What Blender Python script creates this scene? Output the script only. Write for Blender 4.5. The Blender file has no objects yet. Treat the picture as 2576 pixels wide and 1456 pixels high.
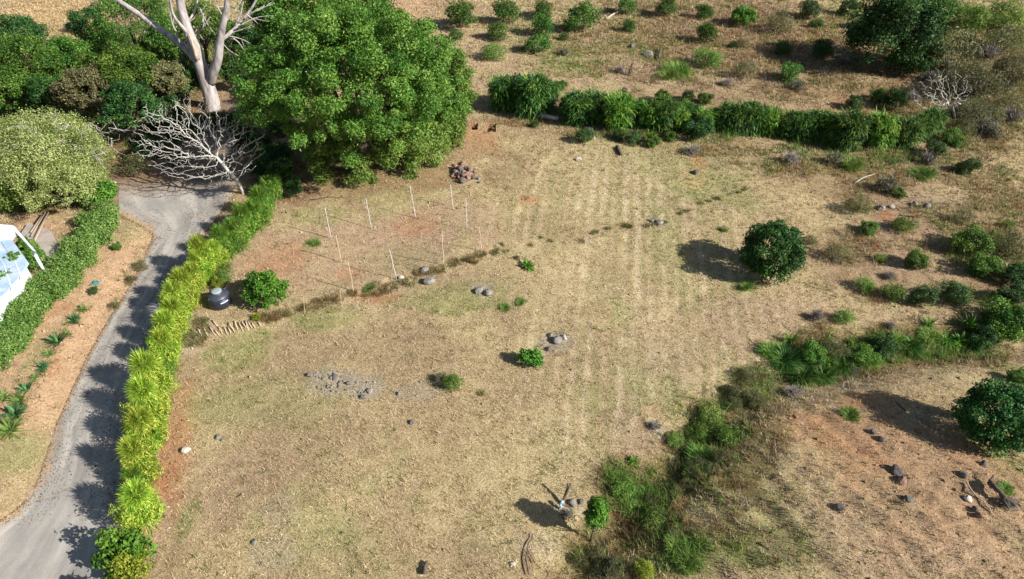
import bpy, bmesh, math, random
import numpy as np
from mathutils import Vector, Matrix

# ------------------------------------------------------------------ camera, sky, sun, exposure
SC = bpy.context.scene
COL = SC.collection
CAM_H, PITCH, FOC = 28.0, math.radians(40), 1740.0      # FOC in units of a 2576 px wide frame
cam_data = bpy.data.cameras.new('camera')
cam = bpy.data.objects.new('camera', cam_data)
COL.objects.link(cam)
cam.location = (0, 0, CAM_H)
cam.rotation_euler = (math.radians(90) - PITCH, 0, 0)
cam_data.sensor_width = 36
cam_data.lens = 36 * FOC / 2576
cam_data.clip_end = 6000
SC.camera = cam

SUN_EL, SUN_AZ = 33.0, -24.0                              # azimuth counted from +X
world = bpy.data.worlds.new('World')
SC.world = world
world.use_nodes = True
wn = world.node_tree.nodes
sky = wn.new('ShaderNodeTexSky')
sky.sky_type = 'NISHITA'
sky.sun_disc = False
sky.sun_elevation = math.radians(SUN_EL)
sky.sun_rotation = math.radians(90 - SUN_AZ)
sky.dust_density = 1.0
world.node_tree.links.new(sky.outputs[0], wn['Background'].inputs[0])
wn['Background'].inputs[1].default_value = 0.06
sun_data = bpy.data.lights.new('sun', 'SUN')
sun_data.energy = 5.0
sun_data.angle = math.radians(0.5)
sun_data.color = (1.0, 0.965, 0.90)
sun = bpy.data.objects.new('sun', sun_data)
COL.objects.link(sun)
_e, _a = math.radians(SUN_EL), math.radians(SUN_AZ)
to_sun = Vector((math.cos(_a) * math.cos(_e), math.sin(_a) * math.cos(_e), math.sin(_e)))
sun.rotation_euler = to_sun.to_track_quat('Z', 'Y').to_euler()
sun.location = to_sun * 100
SC.view_settings.view_transform = 'Standard'
SC.view_settings.look = 'None'
SC.view_settings.exposure = 0.68
SC.view_settings.gamma = 1.0

rng = np.random.default_rng(11)
random.seed(5)

# ------------------------------------------------------------------ geometry of the view (to read places off the photograph)
def ray(px, py):
    x = (px - 1288) / FOC
    y = -(py - 728) / FOC
    return np.array([x, math.cos(PITCH) + y * math.sin(PITCH), -math.sin(PITCH) + y * math.cos(PITCH)])

def flat(px, py, z=0.0):
    r = ray(px, py)
    k = (z - CAM_H) / r[2]
    return np.array([0, 0, CAM_H]) + r * k

def depth(p):
    return p[1] * math.cos(PITCH) + (CAM_H - p[2]) * math.sin(PITCH)

def poly_flat(pts):
    return np.array([flat(*p)[:2] for p in pts])

# ------------------------------------------------------------------ noise and terrain height
_perm = np.random.default_rng(3).random((256, 256))
def vnoise(x, y):
    xi = np.floor(x).astype(int); yi = np.floor(y).astype(int)
    fx = x - xi; fy = y - yi
    fx = fx * fx * (3 - 2 * fx); fy = fy * fy * (3 - 2 * fy)
    a = _perm[xi & 255, yi & 255]; b = _perm[(xi + 1) & 255, yi & 255]
    c = _perm[xi & 255, (yi + 1) & 255]; d = _perm[(xi + 1) & 255, (yi + 1) & 255]
    return (a * (1 - fx) + b * fx) * (1 - fy) + (c * (1 - fx) + d * fx) * fy - 0.5

def fbm(x, y, o=4):
    s = 0; a = 1.0
    for i in range(o):
        s = s + a * vnoise(x * 2 ** i + 17.3 * i, y * 2 ** i + 5.1 * i); a *= 0.5
    return s

def sstep(a, b, x):
    t = np.clip((x - a) / (b - a), 0, 1)
    return t * t * (3 - 2 * t)

def line_dist(x, y, pl):
    """distance to a polyline and the signed side (positive on its left)"""
    best = np.full(np.shape(x), 1e9); side = np.zeros(np.shape(x))
    for (ax, ay), (bx, by) in zip(pl[:-1], pl[1:]):
        dx, dy = bx - ax, by - ay
        t = np.clip(((x - ax) * dx + (y - ay) * dy) / (dx * dx + dy * dy), 0, 1)
        d = np.hypot(x - ax - t * dx, y - ay - t * dy)
        s = np.sign(dx * (y - ay) - dy * (x - ax))
        m = d < best
        best = np.where(m, d, best); side = np.where(m, s, side)
    return best, side

TERRACE = poly_flat([(640, 800), (760, 775), (890, 738), (1000, 706), (1120, 672), (1215, 640)])
GULLY = poly_flat([(2700, 850), (2450, 860), (2230, 890), (1980, 970), (1860, 1010), (1760, 1110), (1640, 1240), (1520, 1350), (1440, 1460), (1400, 1560)])
ROAD_PAIRS = [((-300, 1560), (290, 1560)), ((-180, 1440), (312, 1440)), ((-10, 1318), (322, 1300)), ((78, 1240), (330, 1200)),
              ((108, 1150), (338, 1100)), ((136, 1060), (350, 1020)), ((176, 975), (368, 930)), ((218, 890), (390, 850)),
              ((262, 815), (422, 780)), ((305, 742), (455, 710)), ((342, 680), (488, 640)), ((368, 625), (522, 585)),
              ((383, 588), (548, 548)), ((345, 566), (572, 520)), ((292, 545), (596, 494)), ((240, 510), (616, 470)), ((222, 462), (632, 440)),
              ((262, 432), (630, 410)), ((390, 395), (618, 382)), ((450, 350), (606, 350)), ((500, 300), (606, 310)),
              ((540, 250), (622, 265)), ((585, 205), (660, 222)), ((640, 150), (706, 175)), ((690, 100), (752, 124)), ((740, 55), (800, 80)), ((800, 10), (860, 30))]
ROAD_MID = np.array([(flat(*a)[:2] + flat(*b)[:2]) / 2 for a, b in ROAD_PAIRS])
ROAD_W = np.array([np.linalg.norm(flat(*a)[:2] - flat(*b)[:2]) / 2 for a, b in ROAD_PAIRS])
MOUND = flat(2330, 1330)[:2]
VALLEY = flat(380, 150)[:2]
FURROW = math.radians(57)

def height(x, y):
    x = np.asarray(x, float); y = np.asarray(y, float)
    h = 0.35 * fbm(x / 14, y / 14, 3) + 0.10 * fbm(x / 2.6 + 9, y / 2.6, 3) + 0.035 * fbm(x / .55, y / .55 + 4, 2)
    d, s = line_dist(x, y, TERRACE)
    h = h + 0.20 * sstep(-0.9, 0.9, d * s + 1.2 * fbm(x / 1.5 + 3, y / 1.5, 2)) * np.exp(-(d / 1.8) ** 2)
    d, s = line_dist(x, y, GULLY)
    h = h - 0.75 * np.exp(-(d / 1.5) ** 2)
    m = np.exp(-(((x - MOUND[0]) / 10) ** 2 + ((y - MOUND[1]) / 6.5) ** 2))
    fu = (x * math.cos(FURROW) - y * math.sin(FURROW))
    fv = (x * math.sin(FURROW) + y * math.cos(FURROW))
    h = h + 1.5 * m + m * (0.5 * fbm(fv / 0.75, fu / 5.0, 3) + .10 * fbm(x / .4, y / .4, 2))
    v = np.exp(-(((x - VALLEY[0]) / 16) ** 2 + ((y - VALLEY[1]) / 14) ** 2))
    h = h - 1.6 * v
    rd, _ = line_dist(x, y, ROAD_MID)
    h = h - 0.28 * (1 - sstep(1.8, 3.6, rd))
    far = sstep(110, 420, np.hypot(x, y - 40))
    return h + far * (10 + 34 * (fbm(x / 260 + 3, y / 260, 3) + 0.4))

def ground_z(x, y):
    return float(height(np.array([x]), np.array([y]))[0])

def at(px, py, h=0.0):
    """the point h above the ground seen at a pixel of the photograph"""
    z = 0.0
    for i in range(14):
        p = flat(px, py, z + h)
        z = 0.5 * z + 0.5 * ground_z(p[0], p[1])
    p = flat(px, py, z + h)
    return p

def at_depth(px, py, Y):
    """the point seen at a pixel in the upright plane y = Y"""
    r = ray(px, py)
    return np.array([0, 0, CAM_H]) + r * (Y / r[1])

def mpp(p):
    return depth(p) / FOC                     # metres per photograph pixel at a point

# ------------------------------------------------------------------ mesh helpers
def mesh_np(name, verts, faces, mat, parent=None, tint=None, rgb=None, smooth=False):
    """faces: an (n, k) int array, or a list of such arrays; tint: one value per face; rgb: one colour per face"""
    if not isinstance(faces, list):
        faces = [faces]
    me = bpy.data.meshes.new(name)
    verts = np.asarray(verts, np.float32)
    me.vertices.add(len(verts)); me.vertices.foreach_set('co', verts.ravel())
    idx = np.concatenate([f.ravel() for f in faces]).astype(np.int32)
    cnt = np.concatenate([np.full(len(f), f.shape[1]) for f in faces]).astype(np.int32)
    me.loops.add(len(idx)); me.loops.foreach_set('vertex_index', idx)
    me.polygons.add(len(cnt))
    me.polygons.foreach_set('loop_start', np.concatenate([[0], np.cumsum(cnt)[:-1]]).astype(np.int32))
    me.update(calc_edges=True)
    if smooth:
        me.polygons.foreach_set('use_smooth', np.ones(len(cnt), bool))
    if tint is not None:
        a = me.attributes.new('tint', 'FLOAT', 'FACE'); a.data.foreach_set('value', np.asarray(tint, np.float32))
    if rgb is not None:
        a = me.attributes.new('rgb', 'FLOAT_COLOR', 'FACE')
        c = np.ones((len(cnt), 4), np.float32); c[:, :3] = rgb; a.data.foreach_set('color', c.ravel())
    me.materials.append(mat)
    o = bpy.data.objects.new(name, me)
    COL.objects.link(o)
    if parent is not None:
        o.parent = parent
    return o

def tag(o, label=None, cat=None, group=None, kind=None):
    if label: o['label'] = label
    if cat: o['category'] = cat
    if group: o['group'] = group
    if kind: o['kind'] = kind
    return o

def thing(name, label, cat, loc, group=None, rz=0.0):
    o = bpy.data.objects.new(name, None)
    COL.objects.link(o)
    o.location = Vector([float(v) for v in loc]); o.rotation_euler = (0, 0, rz)
    o.empty_display_size = 0.3
    return tag(o, label, cat, group)

def unit(v):
    return v / np.maximum(np.linalg.norm(v, axis=-1, keepdims=True), 1e-9)

def leaves(pos, nrm, length, width, droop=0.0, r=None):
    """one bent diamond leaf per point; length, width arrays"""
    r = r or rng
    n = len(pos)
    t = unit(np.cross(nrm, r.normal(size=(n, 3))))
    t[:, 2] -= droop; t = unit(t)
    s = unit(np.cross(nrm, t))
    L = np.broadcast_to(length, n)[:, None]; W = np.broadcast_to(width, n)[:, None]
    nn = unit(np.cross(t, s))
    v = np.empty((n, 4, 3))
    v[:, 0] = pos - t * L * .5
    v[:, 1] = pos + s * W * .5 + nn * W * .15
    v[:, 2] = pos + t * L * .5 - nn * L * .12
    v[:, 3] = pos - s * W * .5 + nn * W * .15
    f = np.arange(n * 4).reshape(n, 4)
    return v.reshape(-1, 3), f

def blades(org, az, el, length, width, droop, k=4, r=None):
    """arching strap leaves: origin, azimuth, starting elevation, length, width, how far they bend down"""
    n = len(org)
    d = np.stack([np.cos(az), np.sin(az)], 1)
    side = np.stack([-np.sin(az), np.cos(az), np.zeros(n)], 1)
    pts = [org]; e = el.copy(); p = org.copy()
    for i in range(k):
        step = (length / k)[:, None]
        p = p + step * np.concatenate([d * np.cos(e)[:, None], np.sin(e)[:, None]], 1)
        pts.append(p); e = e - droop / k * (0.6 + 0.8 * i / k)
    prof = np.array([.6, 1.0, .9, .6, .3, .2])[:k]
    V = np.empty((n, 2 * k + 1, 3))
    for i in range(k):
        w = (width * prof[i] * .5)[:, None]
        V[:, 2 * i] = pts[i] - side * w; V[:, 2 * i + 1] = pts[i] + side * w
    V[:, 2 * k] = pts[k]
    b = (np.arange(n) * (2 * k + 1))[:, None]
    q = [b + np.array([2 * i, 2 * i + 1, 2 * i + 3, 2 * i + 2]) for i in range(k - 1)]
    quads = np.concatenate(q); tri = b + np.array([2 * k - 2, 2 * k - 1, 2 * k])
    return V.reshape(-1, 3), [quads, tri]

def blade_tint(t, k=4):
    return np.concatenate([t] * (k - 1) + [t])

def tubes(paths, sides=6):
    """paths: list of (points (n,3), radii (n,)) -> verts, [quads, caps]"""
    V = []; F = []; base = 0
    ang = np.linspace(0, 2 * np.pi, sides, endpoint=False)
    for pts, rad in paths:
        pts = np.asarray(pts, float); rad = np.asarray(rad, float); n = len(pts)
        tan = np.gradient(pts, axis=0); tan = unit(tan)
        ref = np.array([0, 0, 1.0]) if abs(tan[0, 2]) < .8 else np.array([1.0, 0, 0])
        u = unit(np.cross(tan, ref)); w = np.cross(tan, u)
        ring = pts[:, None] + rad[:, None, None] * (np.cos(ang)[None, :, None] * u[:, None] + np.sin(ang)[None, :, None] * w[:, None])
        V.append(ring.reshape(-1, 3))
        i = np.arange(n - 1)[:, None] * sides + base
        j = np.arange(sides)[None]; j2 = (j + 1) % sides
        F.append(np.stack([i + j, i + j2, i + sides + j2, i + sides + j], -1).reshape(-1, 4))
        base += n * sides
        V.append(pts[[0, -1]] + tan[[0, -1]] * rad[[0, -1], None] * np.array([[-.1], [.3]]))
        a = base; b = base - n * sides; c = base - sides
        F.append(np.stack([np.full(sides, a), b + (j2[0]), b + j[0], np.full(sides, a)], -1))
        F.append(np.stack([np.full(sides, a + 1), c + j[0], c + j2[0], np.full(sides, a + 1)], -1))
        base += 2
    F4 = np.concatenate([f for f in F]) if F else np.zeros((0, 4), int)
    caps = F4[F4[:, 0] == F4[:, 3]][:, :3]
    return np.concatenate(V), [F4[F4[:, 0] != F4[:, 3]], caps]

def wob(a, b, n, amp, r=None):
    """a wobbly path from a to b"""
    r = r or rng
    t = np.linspace(0, 1, n)[:, None]
    p = np.asarray(a)[None] * (1 - t) + np.asarray(b)[None] * t
    p[1:-1] += r.normal(size=(n - 2, 3)) * amp
    return p

def box_vf(cx, cy, cz, sx, sy, sz, rot=None):
    v = np.array([[x, y, z] for x in (-.5, .5) for y in (-.5, .5) for z in (-.5, .5)]) * [sx, sy, sz]
    if rot is not None:
        v = v @ np.array(rot.to_3x3()).T
    f = np.array([[0, 1, 3, 2], [4, 6, 7, 5], [0, 4, 5, 1], [2, 3, 7, 6], [0, 2, 6, 4], [1, 5, 7, 3]])
    return v + [cx, cy, cz], f

def join(parts):
    V = []; Q = []; T = []; b = 0
    for v, fs in parts:
        if not isinstance(fs, list): fs = [fs]
        for f in fs:
            (Q if f.shape[1] == 4 else T).append(f + b)
        V.append(v); b += len(v)
    F = []
    if Q: F.append(np.concatenate(Q))
    if T: F.append(np.concatenate(T))
    return np.concatenate(V), F

# ------------------------------------------------------------------ materials
def nodes_of(name, rough=0.9, spec=0.2):
    m = bpy.data.materials.new(name); m.use_nodes = True
    nt = m.node_tree; b = nt.nodes['Principled BSDF']
    b.inputs['Roughness'].default_value = rough
    b.inputs['Specular IOR Level'].default_value = spec
    return m, nt, b

def mixc(nt, a, b, fac, mode='MIX'):
    n = nt.nodes.new('ShaderNodeMix'); n.data_type = 'RGBA'; n.blend_type = mode
    for s, v in ((n.inputs[0], fac), (n.inputs[6], a), (n.inputs[7], b)):
        if isinstance(v, bpy.types.NodeSocket): nt.links.new(v, s)
        elif isinstance(v, (int, float)): s.default_value = v if s == n.inputs[0] else (v, v, v, 1)
        else: s.default_value = (*v, 1)
    return n.outputs[2]

def mathn(nt, op, a, b=0.0, clamp=False):
    n = nt.nodes.new('ShaderNodeMath'); n.operation = op; n.use_clamp = clamp
    for s, v in ((n.inputs[0], a), (n.inputs[1], b)):
        if isinstance(v, bpy.types.NodeSocket): nt.links.new(v, s)
        else: s.default_value = v
    return n.outputs[0]

def noise(nt, scale, detail=4, rough=.6, obj=True, stretch=None):
    t = nt.nodes.new('ShaderNodeTexCoord'); n = nt.nodes.new('ShaderNodeTexNoise')
    n.inputs['Scale'].default_value = scale; n.inputs['Detail'].default_value = detail; n.inputs['Roughness'].default_value = rough
    src = t.outputs['Object']
    if stretch:
        mp = nt.nodes.new('ShaderNodeMapping'); mp.inputs['Scale'].default_value = stretch
        nt.links.new(src, mp.inputs[0]); src = mp.outputs[0]
    nt.links.new(src, n.inputs['Vector'])
    return n.outputs['Fac']

def ramp(nt, fac, stops):
    n = nt.nodes.new('ShaderNodeValToRGB'); nt.links.new(fac, n.inputs[0])
    el = n.color_ramp.elements
    while len(el) < len(stops): el.new(.5)
    for e, (p, c) in zip(el, stops): e.position = p; e.color = (*c, 1)
    return n.outputs[0]

def bump(nt, b, h, strength, dist):
    n = nt.nodes.new('ShaderNodeBump'); n.inputs['Strength'].default_value = strength; n.inputs['Distance'].default_value = dist
    nt.links.new(h, n.inputs['Height']); nt.links.new(n.outputs[0], b.inputs['Normal'])

def leaf_mat(name, dark, mid, light, transl=.3, rough=.55, gloss=.3):
    m, nt, b = nodes_of(name, rough, gloss)
    a = nt.nodes.new('ShaderNodeAttribute'); a.attribute_name = 'tint'
    c = ramp(nt, a.outputs['Fac'], [(0, dark), (.5, mid), (1, light)])
    oi = nt.nodes.new('ShaderNodeObjectInfo')
    hs = nt.nodes.new('ShaderNodeHueSaturation')
    nt.links.new(mathn(nt, 'MULTIPLY_ADD', oi.outputs['Random'], .03), hs.inputs['Hue'])
    hs.inputs['Hue'].default_value = .5
    hn = [n for n in nt.nodes if n.type == 'MATH'][-1]; hn.inputs[2].default_value = .485
    nt.links.new(mathn(nt, 'MULTIPLY_ADD', oi.outputs['Random'], .3), hs.inputs['Value'])
    [n for n in nt.nodes if n.type == 'MATH'][-1].inputs[2].default_value = .85
    nt.links.new(c, hs.inputs['Color'])
    nt.links.new(hs.outputs[0], b.inputs['Base Color'])
    tr = nt.nodes.new('ShaderNodeBsdfTranslucent'); nt.links.new(hs.outputs[0], tr.inputs['Color'])
    mx = nt.nodes.new('ShaderNodeMixShader'); mx.inputs[0].default_value = transl
    nt.links.new(b.outputs[0], mx.inputs[1]); nt.links.new(tr.outputs[0], mx.inputs[2])
    nt.links.new(mx.outputs[0], nt.nodes['Material Output'].inputs[0])
    return m

def noise_mat(name, c1, c2, scale=3, rough=.9, bumpd=.02, spec=.2, stretch=None, detail=5):
    m, nt, b = nodes_of(name, rough, spec)
    f = noise(nt, scale, detail, .65, stretch=stretch)
    nt.links.new(ramp(nt, f, [(.3, c1), (.7, c2)]), b.inputs['Base Color'])
    if bumpd: bump(nt, b, f, .7, bumpd)
    return m

M = {}
M['leaf_bright'] = leaf_mat('leaf_bright', (.04, .13, .012), (.10, .25, .025), (.24, .42, .055))
M['leaf_mango'] = leaf_mat('leaf_mango', (.045, .125, .014), (.125, .25, .035), (.27, .39, .075))
M['leaf_willow'] = leaf_mat('leaf_willow', (.07, .15, .018), (.16, .28, .045), (.32, .42, .10))
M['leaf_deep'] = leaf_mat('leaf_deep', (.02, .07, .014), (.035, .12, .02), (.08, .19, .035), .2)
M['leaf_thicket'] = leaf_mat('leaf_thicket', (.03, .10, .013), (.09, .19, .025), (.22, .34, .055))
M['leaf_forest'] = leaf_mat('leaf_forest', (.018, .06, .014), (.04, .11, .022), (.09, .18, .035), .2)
M['leaf_olive'] = leaf_mat('leaf_olive', (.14, .19, .04), (.35, .39, .12), (.60, .61, .27))
M['leaf_drab'] = leaf_mat('leaf_drab', (.08, .09, .035), (.15, .155, .06), (.26, .25, .11))
M['leaf_brown'] = leaf_mat('leaf_brown', (.10, .11, .04), (.19, .185, .075), (.31, .29, .14))
M['leaf_lime'] = leaf_mat('leaf_lime', (.06, .20, .015), (.32, .47, .035), (.78, .80, .17), .3)
M['leaf_cane'] = leaf_mat('leaf_cane', (.03, .13, .015), (.12, .27, .03), (.42, .56, .10), .3)
M['leaf_canedark'] = leaf_mat('leaf_canedark', (.010, .055, .016), (.035, .12, .02), (.28, .40, .07), .25)
M['leaf_orchard'] = leaf_mat('leaf_orchard', (.035, .10, .015), (.075, .17, .025), (.16, .27, .05))
M['leaf_yellow'] = leaf_mat('leaf_yellow', (.14, .19, .02), (.28, .33, .03), (.48, .48, .07))
M['leaf_agave'] = leaf_mat('leaf_agave', (.03, .12, .045), (.07, .20, .07), (.19, .36, .11), .1, .45, .4)
M['leaf_scrub'] = leaf_mat('leaf_scrub', (.035, .08, .022), (.075, .145, .038), (.16, .24, .07))
M['leaf_palm'] = leaf_mat('leaf_palm', (.06, .16, .03), (.17, .30, .06), (.42, .50, .15))
M['leaf_straw'] = leaf_mat('leaf_straw', (.26, .19, .09), (.44, .35, .18), (.66, .57, .36), .15)
M['leaf_reed'] = leaf_mat('leaf_reed', (.14, .08, .03), (.26, .17, .07), (.40, .31, .15), .15)
M['twig'] = leaf_mat('twig', (.12, .09, .07), (.24, .20, .17), (.42, .38, .33), 0)
M['plume'] = leaf_mat('plume', (.35, .30, .30), (.5, .45, .46), (.68, .63, .62), .2)
M['hedge_leaf'] = leaf_mat('hedge_leaf', (.06, .16, .025), (.18, .30, .06), (.38, .48, .15))
M['bark'] = noise_mat('bark', (.06, .045, .035), (.16, .13, .10), 6, bumpd=.02)
M['white_bark'] = noise_mat('white_bark', (.17, .14, .13), (.60, .55, .53), 2.6, bumpd=.09, stretch=(1, 1, .28), detail=9)
M['grey_bark'] = noise_mat('grey_bark', (.30, .28, .25), (.66, .63, .58), 3, bumpd=.01)
M['pale_wood'] = noise_mat('pale_wood', (.35, .25, .18), (.62, .50, .40), 5, bumpd=.005)
M['pole_paint'] = noise_mat('pole_paint', (.45, .44, .46), (.70, .70, .74), 4, rough=.6, bumpd=.002)
M['bare_stick'] = noise_mat('bare_stick', (.5, .36, .26), (.72, .56, .44), 5, bumpd=.003)
M['rock_grey'] = noise_mat('rock_grey', (.10, .09, .08), (.34, .31, .27), 3, bumpd=.05)
M['rock_dark'] = noise_mat('rock_dark', (.06, .055, .055), (.20, .18, .17), 4, bumpd=.05)
M['rock_pale'] = noise_mat('rock_pale', (.42, .36, .30), (.62, .56, .50), 4, bumpd=.04)
M['rock_brown'] = noise_mat('rock_brown', (.15, .085, .055), (.34, .22, .16), 3, bumpd=.04)
M['brick'] = noise_mat('brick', (.26, .09, .06), (.42, .19, .13), 5, bumpd=.02)
M['clay'] = noise_mat('clay', (.20, .09, .045), (.38, .20, .11), 4, bumpd=.06)
M['plank'] = noise_mat('plank', (.22, .15, .10), (.52, .42, .33), 2.5, bumpd=.01, stretch=(9, .7, 9))
M['white_wash'] = noise_mat('white_wash', (.74, .77, .82), (.86, .88, .90), 1.1, rough=.7, bumpd=.004)
M['roof_white_blue_shade'] = noise_mat('roof_white_blue_shade', (.22, .38, .55), (.66, .72, .77), .9, rough=.55, bumpd=.004)  # white roof; the blue blotches are leaf shade put into the colour
M['concrete'] = noise_mat('concrete', (.30, .25, .21), (.46, .40, .35), 1.5, bumpd=.02)
M['tank_black'] = noise_mat('tank_black', (.012, .014, .022), (.028, .032, .048), 2, rough=.38, bumpd=0, spec=.5)
M['tank_shoulder'] = noise_mat('tank_shoulder', (.03, .036, .05), (.05, .06, .08), 2, rough=.45, bumpd=0, spec=.5)
M['tank_lid'] = noise_mat('tank_lid', (.27, .32, .33), (.34, .39, .40), 3, rough=.5, bumpd=0)
M['tank_decal'] = noise_mat('tank_decal', (.4, .45, .85), (.75, .8, .95), 9, rough=.5, bumpd=0)
M['cloth_blue'] = noise_mat('cloth_blue', (.25, .42, .55), (.55, .70, .80), 5, bumpd=.01)
M['cloth_teal'] = noise_mat('cloth_teal', (.03, .20, .20), (.09, .34, .32), 6, bumpd=.01)
M['flower_red'] = noise_mat('flower_red', (.5, .04, .03), (.8, .12, .08), 6, bumpd=0)
M['litter_white'] = noise_mat('litter_white', (.7, .72, .76), (.85, .86, .9), 6, bumpd=0)

# ------------------------------------------------------------------ the ground: what grows or lies where
DIRT = np.array([.395, .295, .185]); STRAW = np.array([.50, .40, .235]); OLIVE = np.array([.315, .31, .14]); ORANGE = np.array([.45, .22, .115])
GREY = np.array([.36, .315, .26]); DARK = np.array([.13, .085, .05]); PEACH = np.array([.55, .37, .235]); PINK = np.array([.43, .305, .215])
TONE = {'clay': np.array([.42, .275, .175]), 'dirt': DIRT, 'straw': STRAW, 'olive': OLIVE, 'orange': ORANGE, 'grey': GREY, 'dark': DARK, 'peach': PEACH, 'pink': PINK,
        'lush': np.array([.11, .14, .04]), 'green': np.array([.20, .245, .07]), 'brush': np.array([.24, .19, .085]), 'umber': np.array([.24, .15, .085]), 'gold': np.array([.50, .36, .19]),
        'pale': np.array([.50, .43, .34])}
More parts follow.
